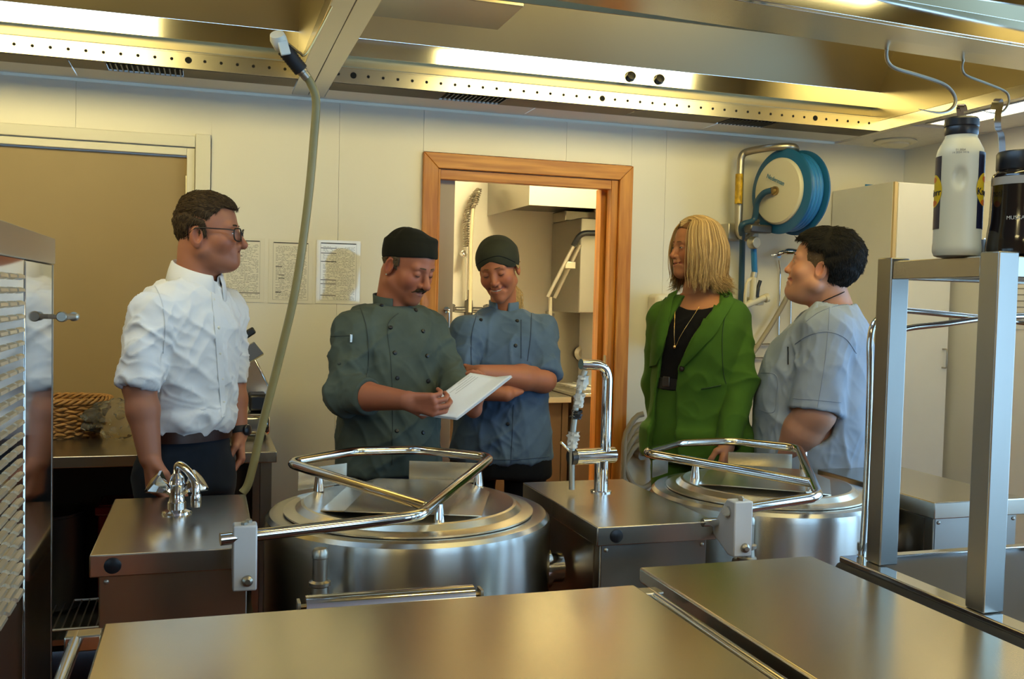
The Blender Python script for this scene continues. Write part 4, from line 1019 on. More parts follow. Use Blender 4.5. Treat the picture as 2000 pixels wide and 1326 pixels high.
def poly2(u, v, P):
    """signed distance to a 2-D polygon (negative inside)"""
    P = np.asarray(P, f32); n = len(P); d = np.full(u.shape, 1e9, f32); s = np.ones(u.shape, f32)
    for i in range(n):
        a = P[i]; b = P[i-1]; ex, ey = b-a; wx, wy = u-a[0], v-a[1]
        t = np.clip((wx*ex+wy*ey)/(ex*ex+ey*ey), 0, 1); bx, by_ = wx-ex*t, wy-ey*t
        d = np.minimum(d, bx*bx+by_*by_)
        c1 = v >= a[1]; c2 = v < b[1]; c3 = ex*wy > ey*wx
        f = (c1 & c2 & c3) | (~c1 & ~c2 & ~c3); s = np.where(f, -s, s)
    return s*np.sqrt(d)

def sdf_mesh(fn, lo, hi, h, newton=1):
    lo = np.array(lo, float); hi = np.array(hi, float); B = 8
    nb = np.ceil((hi-lo)/(h*B)).astype(int)
    n = nb*B
    ci = np.stack(np.meshgrid(*[np.arange(k) for k in nb], indexing='ij'), -1).reshape(-1, 3)
    cc = (lo+(ci*B+(B-1)/2)*h).astype(f32)
    dc = fn(cc)
    keep = np.abs(dc) < B*h*.87*1.2+h
    G = np.repeat(np.repeat(np.repeat(dc.reshape(nb), B, 0), B, 1), B, 2).astype(f32)
    loc = np.stack(np.meshgrid(*[np.arange(B)]*3, indexing='ij'), -1).reshape(-1, 3)
    K = ci[keep]
    step = 700
    for s in range(0, len(K), step):
        idx = (K[s:s+step, None, :]*B+loc[None]).reshape(-1, 3)
        d = fn((lo+idx*h).astype(f32)); G[idx[:, 0], idx[:, 1], idx[:, 2]] = d
    S = G < 0
    C = np.zeros(n-1, np.int8)
    for i in (0, 1):
        for j in (0, 1):
            for k in (0, 1): C += S[i:n[0]-1+i, j:n[1]-1+j, k:n[2]-1+k]
    m = (C > 0) & (C < 8)
    cells = np.argwhere(m); idm = np.full(n-1, -1, np.int64); idm[m] = np.arange(len(cells))
    acc = np.zeros((len(cells), 3)); cnt = np.zeros(len(cells))
    corners = [(i, j, k) for i in (0, 1) for j in (0, 1) for k in (0, 1)]
    val = {c: G[cells[:, 0]+c[0], cells[:, 1]+c[1], cells[:, 2]+c[2]] for c in corners}
    for c in corners:
        for ax in range(3):
            if c[ax]: continue
            e = list(c); e[ax] = 1; e = tuple(e); a, b = val[c], val[e]
            x = (a < 0) != (b < 0); t = np.where(x, a/(a-b+1e-12), 0)
            p = np.zeros((len(cells), 3)); p[:] = c; p[:, ax] = t
            acc[x] += p[x]; cnt[x] += 1
    V = lo+(cells+acc/cnt[:, None])*h
    Q = []
    for ax in range(3):
        a1, a2 = (ax+1) % 3, (ax+2) % 3
        sl0 = [slice(None)]*3; sl1 = [slice(None)]*3; sl0[ax] = slice(0, n[ax]-1); sl1[ax] = slice(1, n[ax])
        A, Bq = S[tuple(sl0)], S[tuple(sl1)]
        E = np.argwhere(A != Bq)
        E = E[(E[:, a1] > 0) & (E[:, a2] > 0) & (E[:, a1] < n[a1]-1) & (E[:, a2] < n[a2]-1)]
        inside = A[E[:, 0], E[:, 1], E[:, 2]]
        def cid(d1, d2):
            q = E.copy(); q[:, a1] += d1; q[:, a2] += d2; return idm[q[:, 0], q[:, 1], q[:, 2]]
        q = np.stack([cid(-1, -1), cid(0, -1), cid(0, 0), cid(-1, 0)], 1)
        q[~inside] = q[~inside][:, ::-1]
        Q.append(q)
    Q = np.concatenate(Q); Q = Q[(Q >= 0).all(1)]
    for _ in range(newton):
        p = V.astype(f32); d = fn(p); e = h*.5; g = np.stack([fn(p+np.array(v, f32)*e)-d for v in ((1,0,0),(0,1,0),(0,0,1))], 1)/e
        gl = np.einsum('ij,ij->i', g, g); V = V-np.clip(d/(gl+1e-3), -h, h)[:, None]*g
    # light smoothing
    nb_s = np.zeros_like(V); c_ = np.zeros(len(V))
    for a, b in ((0,1),(1,2),(2,3),(3,0)):
        np.add.at(nb_s, Q[:, a], V[Q[:, b]]); np.add.at(c_, Q[:, a], 1); np.add.at(nb_s, Q[:, b], V[Q[:, a]]); np.add.at(c_, Q[:, b], 1)
    V = V+.35*(nb_s/np.maximum(c_, 1)[:, None]-V)
    return V, Q
def normals(V, Q):
    fn_ = np.cross(V[Q[:, 2]]-V[Q[:, 0]], V[Q[:, 3]]-V[Q[:, 1]]); N = np.zeros_like(V)
    for k in range(4): np.add.at(N, Q[:, k], fn_)
    return N/(np.linalg.norm(N, axis=1)[:, None]+1e-12)
_RS = np.random.RandomState(7); _TAB = _RS.rand(4096).astype(f32)
def vnoise(p):
    i = np.floor(p).astype(np.int64); f = p-i; f = f*f*(3-2*f); out = 0
    for a in (0, 1):
        for b in (0, 1):
            for c in (0, 1):
                hsh = ((i[:, 0]+a)*73856093 ^ (i[:, 1]+b)*19349663 ^ (i[:, 2]+c)*83492791) & 4095
                w = (f[:, 0] if a else 1-f[:, 0])*(f[:, 1] if b else 1-f[:, 1])*(f[:, 2] if c else 1-f[:, 2])
                out = out+_TAB[hsh]*w
    return out
def folds(V, Q, amp, dirs, scale=14, stretch=.28, seed=0, mask=None, at=None, rad=.16, base=.35):
    """cloth folds: ridged noise drawn out along the given directions, pushed along the normals"""
    N = normals(V, Q); d = np.zeros(len(V))
    for i, u in enumerate(dirs):
        u = nrm(u); a = nrm(np.cross(u, (.31, .52, .79))); b = np.cross(u, a)
        q = np.stack([V@u*scale*stretch, V@a*scale, V@b*scale], 1)+seed*7.3+i*3.1
        q = q+.7*(vnoise(q*.6+11)-.5)[:, None]
        r = 1-np.abs(2*vnoise(q)-1); d += r**3-.25
    d *= amp/len(dirs)**.5
    if at is not None:
        w = np.full(len(V), base)
        for c in at: w = np.maximum(w, np.exp(-((V-np.array(c))**2).sum(1)/rad**2))
        d *= w
    return V+N*d[:, None]
def obj_from(name, V, Q, mat_, parent, col=None, smooth=True):
    org = ORG[parent.name]
    me = bpy.data.meshes.new(name); nv, nq = len(V), len(Q); k = Q.shape[1]
    me.vertices.add(nv); me.vertices.foreach_set('co', (V-org).astype(f32).ravel())
    me.loops.add(nq*k); me.loops.foreach_set('vertex_index', Q.astype(np.int32).ravel())
    me.polygons.add(nq); me.polygons.foreach_set('loop_start', np.arange(0, nq*k, k, dtype=np.int32)); me.polygons.foreach_set('loop_total', np.full(nq, k, np.int32))
    me.update(); me.validate()
    if smooth: me.shade_smooth()
    if col is not None:
        at = me.color_attributes.new('Col', 'FLOAT_COLOR', 'POINT')
        at.data.foreach_set('color', np.concatenate([col, np.ones((nv, 1))], 1).astype(f32).ravel())
    me.materials.append(MAT[mat_] if isinstance(mat_, str) else mat_)
    o = bpy.data.objects.new(name, me); _link(o, parent); ORG[o.name] = org
    return o
def join_parts(parts):
    V = []; Q = []; C = []; n = 0
    for v, q, c in parts: V.append(v); Q.append(q+n); C.append(c); n += len(v)
    return np.concatenate(V), np.concatenate(Q), np.concatenate(C)
def colmat(name, rough=.5, sss=.0, bump=0, bscale=300, sheen=0, spec=.4):
    m = mat(name, (1,1,1), rough, bump=bump, bscale=bscale, sheen=sheen, sss=sss, spec=spec)
    nt = m.node_tree; a = nt.nodes.new('ShaderNodeVertexColor'); a.layer_name = 'Col'
    nt.links.new(a.outputs[0], nt.nodes['Principled BSDF'].inputs['Base Color']); return m
colmat('skin', .48, sss=.12, bump=.08, bscale=420)
colmat('hair_mix', .6, spec=.25)

class Frame:
    """local frame: x = the person's right, y = forward, z = up"""
    def __init__(s, o, fwd, up=(0,0,1)):
        s.o = np.array(o, float); y = nrm(fwd); x = nrm(np.cross(y, up)); z = np.cross(x, y); s.R = np.stack([x, y, z])
    def L(s, p): return ((p-s.o.astype(f32))@s.R.T.astype(f32)).astype(f32)
    def W(s, q): return np.asarray(q, float)@s.R+s.o
def facing(px, phi):
    l = ray(px, 600)[:2]; l = l/np.linalg.norm(l); r = np.array([l[1], -l[0]]); a = math.radians(phi)
    f = -l*math.cos(a)+r*math.sin(a); return np.array([f[0], f[1], 0])
def head_frame(o, px, phi, pitch=0, roll=0):
    f = facing(px, phi); r = np.cross(f, (0,0,1)); a = math.radians(pitch)
    f2 = f*math.cos(a)-np.array([0,0,1])*math.sin(a); u = np.cross(r, f2); b = math.radians(roll)
    return Frame(o, f2, u*math.cos(b)+r*math.sin(b))

class Loft:
    """torso: stations (z, half width, front depth, back depth, centre y, centre x)"""
    def __init__(s, fr, st, e=2.25):
        st = np.array([list(a)+[0]*(6-len(a)) for a in sorted(st)], float); s.fr = fr; s.e = e
        z = st[:, 0]; s.zz = np.linspace(z[0], z[-1], 240); m = np.gradient(st[:, 1:], z, axis=0)
        i = np.clip(np.searchsorted(z, s.zz)-1, 0, len(z)-2); hh = (z[i+1]-z[i])[:, None]; t = ((s.zz-z[i])/(z[i+1]-z[i]))[:, None]
        s.T = (2*t**3-3*t**2+1)*st[i, 1:]+(t**3-2*t**2+t)*hh*m[i]+(-2*t**3+3*t**2)*st[i+1, 1:]+(t**3-t**2)*hh*m[i+1]
        s.z0, s.z1 = z[0], z[-1]
    def __call__(s, p, off=0, z0=None, z1=None, cap=.01):
        q = s.fr.L(p); z = q[:, 2]
        w, f, b, cy, cx = [np.interp(z, s.zz, s.T[:, k]).astype(f32) for k in range(5)]
        w = w+off; y = q[:, 1]-cy; d = np.where(y > 0, f, b)+off
        k = (np.abs((q[:, 0]-cx)/w)**s.e+np.abs(y/d)**s.e)**(1/s.e)
        r = (k-1)*np.minimum(w, d)
        return smax(smax(r, (s.z0 if z0 is None else z0)-z, cap), z-(s.z1 if z1 is None else z1), cap)
    def ring(s, z0, z1, off, n=72, tilt=0, a0=0, a1=2*PI, zf=None):
        """closed band around the torso"""
        V = []; F = []
        rows = [(z0, off-.004), (z0, off), (z1, off), (z1, off-.004)]
        full = abs(a1-a0-2*PI) < 1e-6; m = n if full else n+1
        for z, o in rows:
            for k in range(m):
                a = a0+(a1-a0)*k/n; zz = z+tilt*math.sin(a)+(zf(a) if zf else 0)
                w, f, b, cy, cx = [np.interp(zz, s.zz, s.T[:, i]) for i in range(5)]
                c_, s_ = math.cos(a), math.sin(a); d = (f if s_ > 0 else b)+o; w += o
                kk = (abs(c_)**s.e+abs(s_)**s.e)**(-1/s.e)
                V.append(s.fr.W((cx+w*c_*kk, cy+d*s_*kk, zz)))
        for r in range(4):
            r2 = (r+1) % 4
            for k in range(m if full else m-1): F.append((r*m+k, r*m+(k+1) % m, r2*m+(k+1) % m, r2*m+k))
        return np.array(V), np.array(F)

def hand_sdf(wrist, d, n, side, curl=(.5,.6,.7,.8), thumb=(.5,.3), s=1.0, spread=.02):
    """d = hand axis, n = palm normal (towards the palm side), side=+1 when the thumb lies along cross(d, n)"""
    d = nrm(d); n = nrm(np.array(n)-np.dot(n, d)*d); t = np.cross(d, n)*side; w = np.array(wrist, float)
    P = []
    meta = []
    for i, (o, l0) in enumerate(((.030, .088), (.010, .092), (-.010, .087), (-.028, .078))):
        o *= s; k = w+d*l0*s+t*o-n*.002*s*abs(i-1.5); b0 = w+d*.012*s+t*o*.55
        meta.append((b0, k, .0145*s, .0118*s))
        ln = (( .044,.026,.021), (.048,.029,.022), (.044,.027,.021), (.034,.020,.019))[i]
        c = curl[i]; u = nrm(d+t*spread*(1.5-i)); q = k; a = 0
        for j, (ll, rr) in enumerate(zip(ln, (.0098, .0090, .0082))):
            a += c*(1.0, 1.15, .8)[j]
            v = u*math.cos(a)+n*math.sin(a); e = q+v*ll*s; P.append((q, e, rr*s*(1.0 if i < 3 else .88), rr*s*.92*(1.0 if i < 3 else .88))); q = e
    t0 = w+d*.02*s+t*.024*s+n*.006*s; t1 = t0+nrm(d*.75+t*.62+n*.28)*.046*s
    dv = nrm(d*(1-.3*thumb[0])+t*(.35-thumb[0])+n*thumb[1]); t2 = t1+dv*.034*s; t3 = t2+nrm(dv+n*thumb[1]*.4-t*.1)*.027*s
    th = ((t0, t1, .0165*s, .0125*s), (t1, t2, .0118*s, .0105*s), (t2, t3, .0108*s, .009*s))
    heel = (w+d*.03*s+t*.014*s+n*.008*s, .019*s)
    def fn(p):
        r = None
        for a, b, ra, rb in meta:
            x = s_caps(p, a, b, ra, rb); r = x if r is None else smin(r, x, .014*s)
        r = smin(r, s_sph(p, *heel), .015*s)
        f = None
        for a, b, ra, rb in P:
            x = s_caps(p, a, b, ra, rb); f = x if f is None else smin(f, x, .0022*s)
        for i, (a, b, ra, rb) in enumerate(th):
            x = s_caps(p, a, b, ra, rb); r = smin(r, x, .012*s if i == 0 else .004*s)
        return smin(r, f, .005*s)
    return fn
def bounds(P, pad):
    P = np.array(P, float); return P.min(0)-pad, P.max(0)+pad

SKINS = {}
def head_sdf(o):
    jz, wd, fat, smile, nose, jaw = o.get('jz', 1), o.get('wd', 1), o.get('fat', 0), o.get('smile', 0), o.get('nose', 1), o.get('jaw', 1)
    z = lambda v: v*jz if v < -.02 else v
    ear = o.get('ear', 1); cr = o.get('cr', (0, -.002, .098))
    def fn(q):
        p = q.copy(); ax = np.abs(p[:, 0])/wd; p = np.stack([ax, p[:, 1], p[:, 2]], 1)
        d = s_ell(p, (0, cr[1], .035), (.0755, cr[2], .083))
        d = smin(d, s_ell(p, (0, .036, z(-.042)), (.059+fat*.012, .062, .076*jz)), .03)
        d = smin(d, s_caps(p, (.048+fat*.012, .006, z(-.062)), (0, .070, z(-.100)), .023*jaw+fat*.006, .020), .026)
        d = smin(d, s_sph(p, (0, .079, z(-.099)), .0205), .02)
        if fat: d = smin(d, s_ell(p, (0, .035, z(-.105)), (.045, .05, .03)), .03)
        d = smin(d, s_caps(p, (0, .087, .020), (.038, .078, .020), .0115), .014)
        d = smax(d, -s_sph(p, (.031, .107, .001), .0175), .012)
        d = smin(d, s_ell(p, (.041, .060, z(-.030)), (.024+fat*.008, .027, .025)), .022)
        d = smin(d, s_sph(p, (.031, .0795, .0), .0148), .004)
        d = smin(d, s_caps(p, (0, .092, .010), (0, .1135*nose**.3, -.031), .0075, .0108*nose), .010)
        d = smin(d, s_sph(p, (0, .1125*nose**.3, -.033), .0115*nose), .005)
        d = smin(d, s_sph(p, (.0125, .099, -.037), .0085*nose), .006)
        d = smin(d, s_ell(p, (0, .083, z(-.066)), (.031, .018, .024)), .012)
        mw = .024+.006*smile; mzc = z(-.0665)+.007*smile
        d = smin(d, s_caps(p, (0, .0985, z(-.0605)), (mw, .082-.004*smile, mzc), .0048, .0025), .004)
        d = smin(d, s_caps(p, (0, .0970, z(-.0735)), (mw*.85, .082-.004*smile, mzc-.002), .0058, .0025), .004)
        d = smax(d, -s_caps(p, (0, .1055, z(-.0665)), (mw, .089-.004*smile, mzc), .0030+.0012*smile), .0025)
        if smile: d = smax(d, -s_caps(p, (.022, .100, -.040), (.038, .083, z(-.070)), .003), .012)
        e = s_ell(p, (.0765, -.004, -.012), (.0085, .0195*ear, .0315*ear))
        e = smax(e, -s_ell(p, (.0835, .001, -.007), (.0095, .0125*ear, .0215*ear)), .003)
        d = smin(d, e, .006)
        return d
    return fn, z
def local_col(q, o, z):
    base = np.array(o['skin']); red = np.array((base[0]*.98, base[1]*.62, base[2]*.55))
    c = np.tile(base, (len(q), 1)); ax = np.abs(q[:, 0])
    def mixin(w, col): 
        nonlocal c
        w = np.clip(w, 0, 1)[:, None]; c = c*(1-w)+np.array(col)*w
    g = lambda cx, cy, cz, r: np.exp(-(((ax-cx)**2+(q[:, 1]-cy)**2+(q[:, 2]-cz)**2)/r**2))
    mixin(.55*g(.042, .075, -.03, .026), red); mixin(.5*g(0, .115, -.033, .014), red); mixin(.5*g(.08, 0, -.01, .03), red)
    if o.get('stubble'):
        w = np.clip((-.035-q[:, 2])/.03, 0, 1)*np.clip((q[:, 1]+.0)/.03, 0, 1)*np.clip((q[:, 2]+.135)/.02, 0, 1); mixin(w*o['stubble'], base*np.array((.55, .55, .58)))
    sm = o.get('smile', 0); mw = .024+.006*sm; mzc = z(-.0665)+.007*sm
    p = np.stack([ax, q[:, 1], q[:, 2]], 1).astype(f32)
    l = np.minimum(s_caps(p, (0, .0985, z(-.0605)), (mw, .082-.004*sm, mzc), .0048, .0025), s_caps(p, (0, .0970, z(-.0735)), (mw*.85, .082-.004*sm, mzc-.002), .0058, .0025))
    mixin(np.clip(1-(l-.0008)/.0016, 0, 1)*(q[:, 1] > .06)*.85, o.get('lip', (base[0]*.75, base[1]*.38, base[2]*.36)))
    return c

def tube_np(P, r, n=8):
    m = M().tube(P, r, n); return np.array(m.V), m.F
def add_tube(name, P, r, mat_, parent, n=8, closed=False):
    return M().tube(P, r, n, closed=closed).build(name, mat_, parent, smooth=60)
def face_parts(root, fr, o, z, sc):
    """eyes, lashes and brows, laid on the lids"""
    for s in (-1, 1):
        ec = np.array((s*.031*o.get('wd', 1), .0795, .0)); R = .0150
        def on(u, v, rr=R): # u along the eye, v up, on the lid sphere
            a = u/R; b = v/R; return fr.W((ec+rr*np.array((math.sin(a)*math.cos(b), math.cos(a)*math.cos(b), math.sin(b))))*sc)
        op = o.get('open', .5)
        if op > .05:
            h = .0052*op; V = []; n = 9; 
            for i in range(n):
                u = -.0115+.023*i/(n-1); e = math.sqrt(max(0, 1-(u/.0118)**2))
                for v in (-h*.8*e, -h*.3*e, h*.35*e, h*e): V.append(on(u, v-.0005, R+.0004))
            F = [(i*4+j, (i+1)*4+j, (i+1)*4+j+1, i*4+j+1) for i in range(n-1) for j in range(3)]
            if s < 0: pass
            m_ = M().add(V, F); e_ = m_.build('eye', 'eye_white', root, smooth=80)
            g = o.get('gaze', 0); V = [on(g+.0*s, 0, R+.0009)]; k = 12
            for i in range(k):
                a = 2*PI*i/k; v = max(-h*.8, min(h, .0042*math.sin(a))); V.append(on(g+.0042*math.cos(a), v-.0005, R+.0008))
            M().add(V, [(0, 1+i, 1+(i+1) % k) for i in range(k)]).build('iris', 'iris', e_)
        lz = .0052*op*1.0 if op > .05 else -.0055
        P = [on(-.0125+.025*i/10, (lz*math.sqrt(max(0, 1-((i-5)/5.4)**2)) if op > .05 else lz*(1-.55*((i-5)/5)**2)), R+.0007) for i in range(11)]
        add_tube('eyelash', P, [.0005+.0008*math.sin(PI*i/10) for i in range(11)], o.get('lash', 'lash'), root, 6)
        # brow
        bz = .0215+o.get('browz', 0)
        P = [fr.W(np.array((s*(.012+.036*t)*o.get('wd', 1), .0985-.001*t-.020*t*t+o.get('browy', 0), bz+.005*math.sin(PI*(.15+.7*t))-.004*t))*sc) for t in np.linspace(0, 1, 9)]
        add_tube('eyebrow', P, [(.0012+.0018*math.sin(PI*min(1, .25+.75*i/8)))*o.get('browr', 1) for i in range(9)], o.get('brow', 'hair_brown'), root, 6)
mat('eye_white', (.72,.68,.62), .25); mat('iris', (.05,.05,.05), .1); mat('lash', (.02,.013,.01), .6)
mat('hair_brown', (.045,.026,.011), .7, spec=.2); mat('hair_grey', (.115,.075,.042), .8, spec=.1); mat('hair_black', (.007,.006,.005), .75, spec=.2); mat('brow_blond', (.17,.085,.038), .8, spec=.1)

def seg_rot(a, b): return nrm(np.array(b)-np.array(a))
def make_bvh(V, Q): return BVHTree.FromPolygons([tuple(v) for v in V], [tuple(int(i) for i in q) for q in Q])
def hit(bvh, px, py, off=.0):
    d = ray(px, py); l, nn, i, t = bvh.ray_cast(Vector(CAM), Vector(nrm(d)))
    if l is None: return None, None
    nn = np.array(nn)
    if nn@d > 0: nn = -nn
    return np.array(l)+nn*off, nn
def patch(name, bvh, A, Bp, off, mat_, parent, n=14, m=4, th=.002, bow=0):
    """cloth patch lying on a surface between two polylines given in the photograph's frame"""
    def rs(P):
        P = np.array(P, float); L = np.r_[0, np.cumsum(np.linalg.norm(np.diff(P, axis=0), axis=1))]; t = np.linspace(0, L[-1], n)
        return np.stack([np.interp(t, L, P[:, k]) for k in (0, 1)], 1)
    a, b = rs(A), rs(Bp); V = np.zeros((n, m, 3)); last = None; ok = np.ones((n, m), bool)
    for i in range(n):
        for j in range(m):
            t = j/(m-1); q = a[i]*(1-t)+b[i]*t; h_, nn = hit(bvh, q[0], q[1], off+bow*math.sin(PI*t))
            if h_ is None: ok[i, j] = False
            else: V[i, j] = h_
    if not ok.all():
        g = np.argwhere(ok)
        for i, j in np.argwhere(~ok):
            k = g[np.argmin(((g-[i, j])**2).sum(1))]; q = a[i]*(1-j/(m-1))+b[i]*(j/(m-1)); p0 = V[tuple(k)]; dep = (p0-CAM)@_f; V[i, j] = atD(q[0], q[1], dep)
    N = np.cross(np.gradient(V, axis=0), np.gradient(V, axis=1)); N /= np.linalg.norm(N, axis=2)[..., None]+1e-9
    N = np.where(((N*(V-CAM)).sum(2) > 0)[..., None], -N, N)
    W = V-N*th; idx = np.arange(n*m).reshape(n, m); F = []
    for i in range(n-1):
        for j in range(m-1):
            F.append((idx[i, j], idx[i+1, j], idx[i+1, j+1], idx[i, j+1])); F.append(tuple(n*m+k for k in (idx[i, j], idx[i, j+1], idx[i+1, j+1], idx[i+1, j])))
    bd = list(idx[:, 0])+list(idx[-1, 1:])+list(idx[::-1, -1][1:])+list(idx[0, ::-1][1:-1])
    for k in range(len(bd)): F.append((bd[k], bd[k-1], n*m+bd[k-1], n*m+bd[k]))
    return M().add(np.concatenate([V.reshape(-1, 3), W.reshape(-1, 3)]), [tuple(int(x) for x in f) for f in F]).build(name, mat_, parent, smooth=50)
def line_on(name, bvh, P, r, mat_, parent, off=.001, n=24):
    P = np.array(smooth_path([(a[0], a[1], 0) for a in P], 6))[:, :2]; L = np.r_[0, np.cumsum(np.linalg.norm(np.diff(P, axis=0), axis=1))]; t = np.linspace(0, L[-1], n); W = []
    for k in range(n):
        h_, _ = hit(bvh, np.interp(t[k], L, P[:, 0]), np.interp(t[k], L, P[:, 1]), off)
        if h_ is not None: W.append(h_)
    if len(W) > 2: return add_tube(name, W, r, mat_, parent, 6)
def buttons(bvh, pts, r, mat_, parent, name='button'):
    for x, y in pts:
        h_, nn = hit(bvh, x, y, .0)
        if h_ is not None: M().lathe([(r, 0), (r*1.05, r*.35), (r*.8, r*.75), (r*.2, r*.9)], h_, nn, 12).build(name, mat_, parent, smooth=40)
def neck_collar(fr, c, rx, ry, gap, h0, flare, tipdrop, fold, mat_, name, parent, n=40, tilt=0, th=.003, x_off=0):
    """stand collar (fold=0) or folded shirt collar around the neck; gap = half opening angle at the front"""
    rows = [(0, 0), (flare*.5, h0*.5), (flare, h0)] if not fold else [(0, 0), (.002, h0*.6), (.003, h0*.95), (.006, h0*1.03), (.011, h0*.98), (.019, h0*.5), (.028, -.012)]
    V = []; F = []; m = n+1
    for dr, hz in rows:
        for k in range(m):
            a = PI/2+gap+(2*PI-2*gap)*k/n; fro = max(0, math.sin(a))**3
            last = (fold and (dr, hz) == rows[-1])
            zz = hz+tilt*math.sin(a)-(tipdrop*fro if last else 0)
            V.append(fr.W(np.array(c)+((rx+dr)*math.cos(a)+x_off*fro, (ry+dr)*math.sin(a), zz)))
    V = np.array(V); R_ = len(rows)
    for r in range(R_-1):
        for k in range(n): F.append((r*m+k, r*m+k+1, (r+1)*m+k+1, (r+1)*m+k))
    o = M().add(V, F).build(name, mat_, parent, smooth=60)
    s = o.modifiers.new('thickness', 'SOLIDIFY'); s.thickness = th; s.offset = 0
    return o
# ================================================================== people
def cloth(name, col, var=.12, bump=.25, bscale=900, rough=.8, vscale=14, col2=None):
    return mat(name, col, rough, var=var, vscale=vscale, bump=bump, bscale=bscale, sheen=.03, spec=.15, col2=col2)
cloth('shirt_white', (.80,.79,.77), .04, .12)
cloth('navy_trousers', (.014,.019,.028), .2)
cloth('jacket_sage', (.088,.112,.095), .22, vscale=9)
cloth('jacket_blue', (.115,.18,.285), .22, vscale=9)
cloth('suit_green', (.058,.135,.016), .12, .15)
cloth('top_black', (.006,.0055,.006), .1)
cloth('scrub_blue', (.34,.39,.46), .08, .18)
cloth('cap_black', (.012,.012,.008), .1); cloth('cap_olive', (.040,.042,.028), .15)
cloth('black_trousers', (.008,.009,.013), .2)
mat('belt_leather', (.030,.010,.006), .35); mat('shoe_black', (.012,.011,.011), .4); mat('gold', (.62,.42,.16), .25, 1); mat('silver_pin', (.7,.68,.62), .25, 1)
mat('seam_dark', (.05,.065,.06), .8); mat('seam_blue', (.05,.08,.14), .8); mat('seam_scrub', (.25,.29,.35), .8); mat('seam_green', (.022,.055,.010), .8); mat('seam_white', (.60,.60,.60), .8)
mat('horn', (.022,.013,.008), .35); mat('lens', (1,1,1), 0, trans=1, ior=1.01)
mat('teeth', (.75,.70,.62), .3)
SK = dict(man=(.39,.155,.083), chef=(.42,.15,.08), blue=(.46,.17,.085), green=(.42,.175,.08), right=(.55,.27,.165))

def plane_d(p, o, n): return (p-np.asarray(o, f32))@np.asarray(nrm(n), f32)
def arm_mesh(S, E, W, re, rw, hand, hdir, hlen, skin, h=.0032, start=.35, ru=None):
    S, E, W = [np.array(v, float) for v in (S, E, W)]; u0 = S+(E-S)*start; ru = ru or re*1.12
    mid = E+(W-E)*.35
    def fn(p):
        d = s_caps(p, u0, E, ru, re); d = smin(d, s_caps(p, E, mid, re, re*1.02), .02); d = smin(d, s_caps(p, mid, W, re*1.02, rw), .015)
        # flatten the wrist a little
        return smin(d, hand(p), .012) if hand else d
    lo, hi = bounds([u0, E, W, W+np.array(hdir)*hlen], .105)
    V, Q = sdf_mesh(fn, lo, hi, h)
    c = np.tile(np.array(skin), (len(V), 1))
    t = np.exp(-((V-(W+np.array(hdir)*.09))**2).sum(1)/.05**2)[:, None]*.4
    c = c*(1-t)+np.array((skin[0]*.98, skin[1]*.72, skin[2]*.66))*t
    return V, Q, c
def head_mesh(fr, sc, o, nb, rn, h=.0024, rn2=None):
    hs, z = head_sdf(o); a = fr.W(np.array((0, -.022, -.045))*sc); nb = np.array(nb, float)
    def fn(p):
        q = fr.L(p)/f32(sc); d = hs(q)*sc
        return smin(d, s_caps(p, a, nb, rn, rn2 or rn*1.05), .022)
    lo, hi = bounds([fr.o, nb], .0); lo = np.minimum(lo, fr.o-.16*sc); hi = np.maximum(hi, fr.o+.16*sc); lo[2] = nb[2]-.05
    lo[:2] = np.minimum(lo[:2], nb[:2]-.09); hi[:2] = np.maximum(hi[:2], nb[:2]+.09)
    V, Q = sdf_mesh(fn, lo, hi, h)
    q = fr.L(V)/sc
    return V, Q, local_col(q, o, z), z
def core_mesh(loft, z0, z1, extra, skin):
    def fn(p):
        d = loft(p, -.018, z0, z1)
        for a, b, r in extra: d = smin(d, s_caps(p, a, b, r), .03)
        return d
    pts = [loft.fr.W((0, 0, z0)), loft.fr.W((0, 0, z1))]+[e for a, b, r in extra for e in (a, b)]
    lo, hi = bounds(pts, .26); V, Q = sdf_mesh(fn, lo, hi, .014, 0); return V, Q, np.tile(np.array(skin), (len(V), 1))
def legs(root, loft, z1, hipz, hw, foot_fwd, mat_, shoe, r=(.088, .066, .052), off=.004):
    fr = loft.fr; P = []
    for s in (-1, 1):
        P.append((fr.W((s*hw, 0, hipz)), fr.W((s*(hw+.005), .02, .50)), fr.W((s*(hw+.01), -.01, .07))))
    def fn(p):
        d = loft(p, off, hipz-.06, z1, .006)
        for a, b, c in P:
            l = smin(s_caps(p, a, b, r[0], r[1]), s_caps(p, b, c, r[1], r[2]), .02); l = smax(l, f32(.06)-p[:, 2], .004); d = smin(d, l, .03)
        return d
    lo, hi = bounds([fr.W((0, 0, .02)), fr.W((0, 0, z1))], .30); lo[2] = .03; hi[2] = z1+.02
    V, Q = sdf_mesh(fn, lo, hi, .010, 0)
    V = folds(V, Q, .008, [(.3, .2, 1), (1, .4, .3)], 10, .25, 3)
    o = obj_from('trousers', V, Q, mat_, root)
    for a, b, c in P:
        f = fr.R[1]; base = np.array([c[0], c[1], 0])
        def fs(p): 
            d = smin(s_ell(p-(base+f*.06+[0, 0, .035]).astype(f32), (0, 0, 0), (.05, .05, .035)), s_caps(p, base+f*-.04+[0, 0, .042], base+f*.14+[0, 0, .032], .042, .034), .03)
            d = smin(d, s_caps(p, base+[0, 0, .05], base+[0, 0, .10], .042, .04), .02); return smax(d, f32(.001)-p[:, 2], .003)
        lo, hi = bounds([base-f*.1, base+f*.2, base+[0, 0, .12]], .07); lo[2] = -.01; V2, Q2 = sdf_mesh(fs, lo, hi, .008, 0); obj_from('shoe', V2, Q2, shoe, root)
    return o
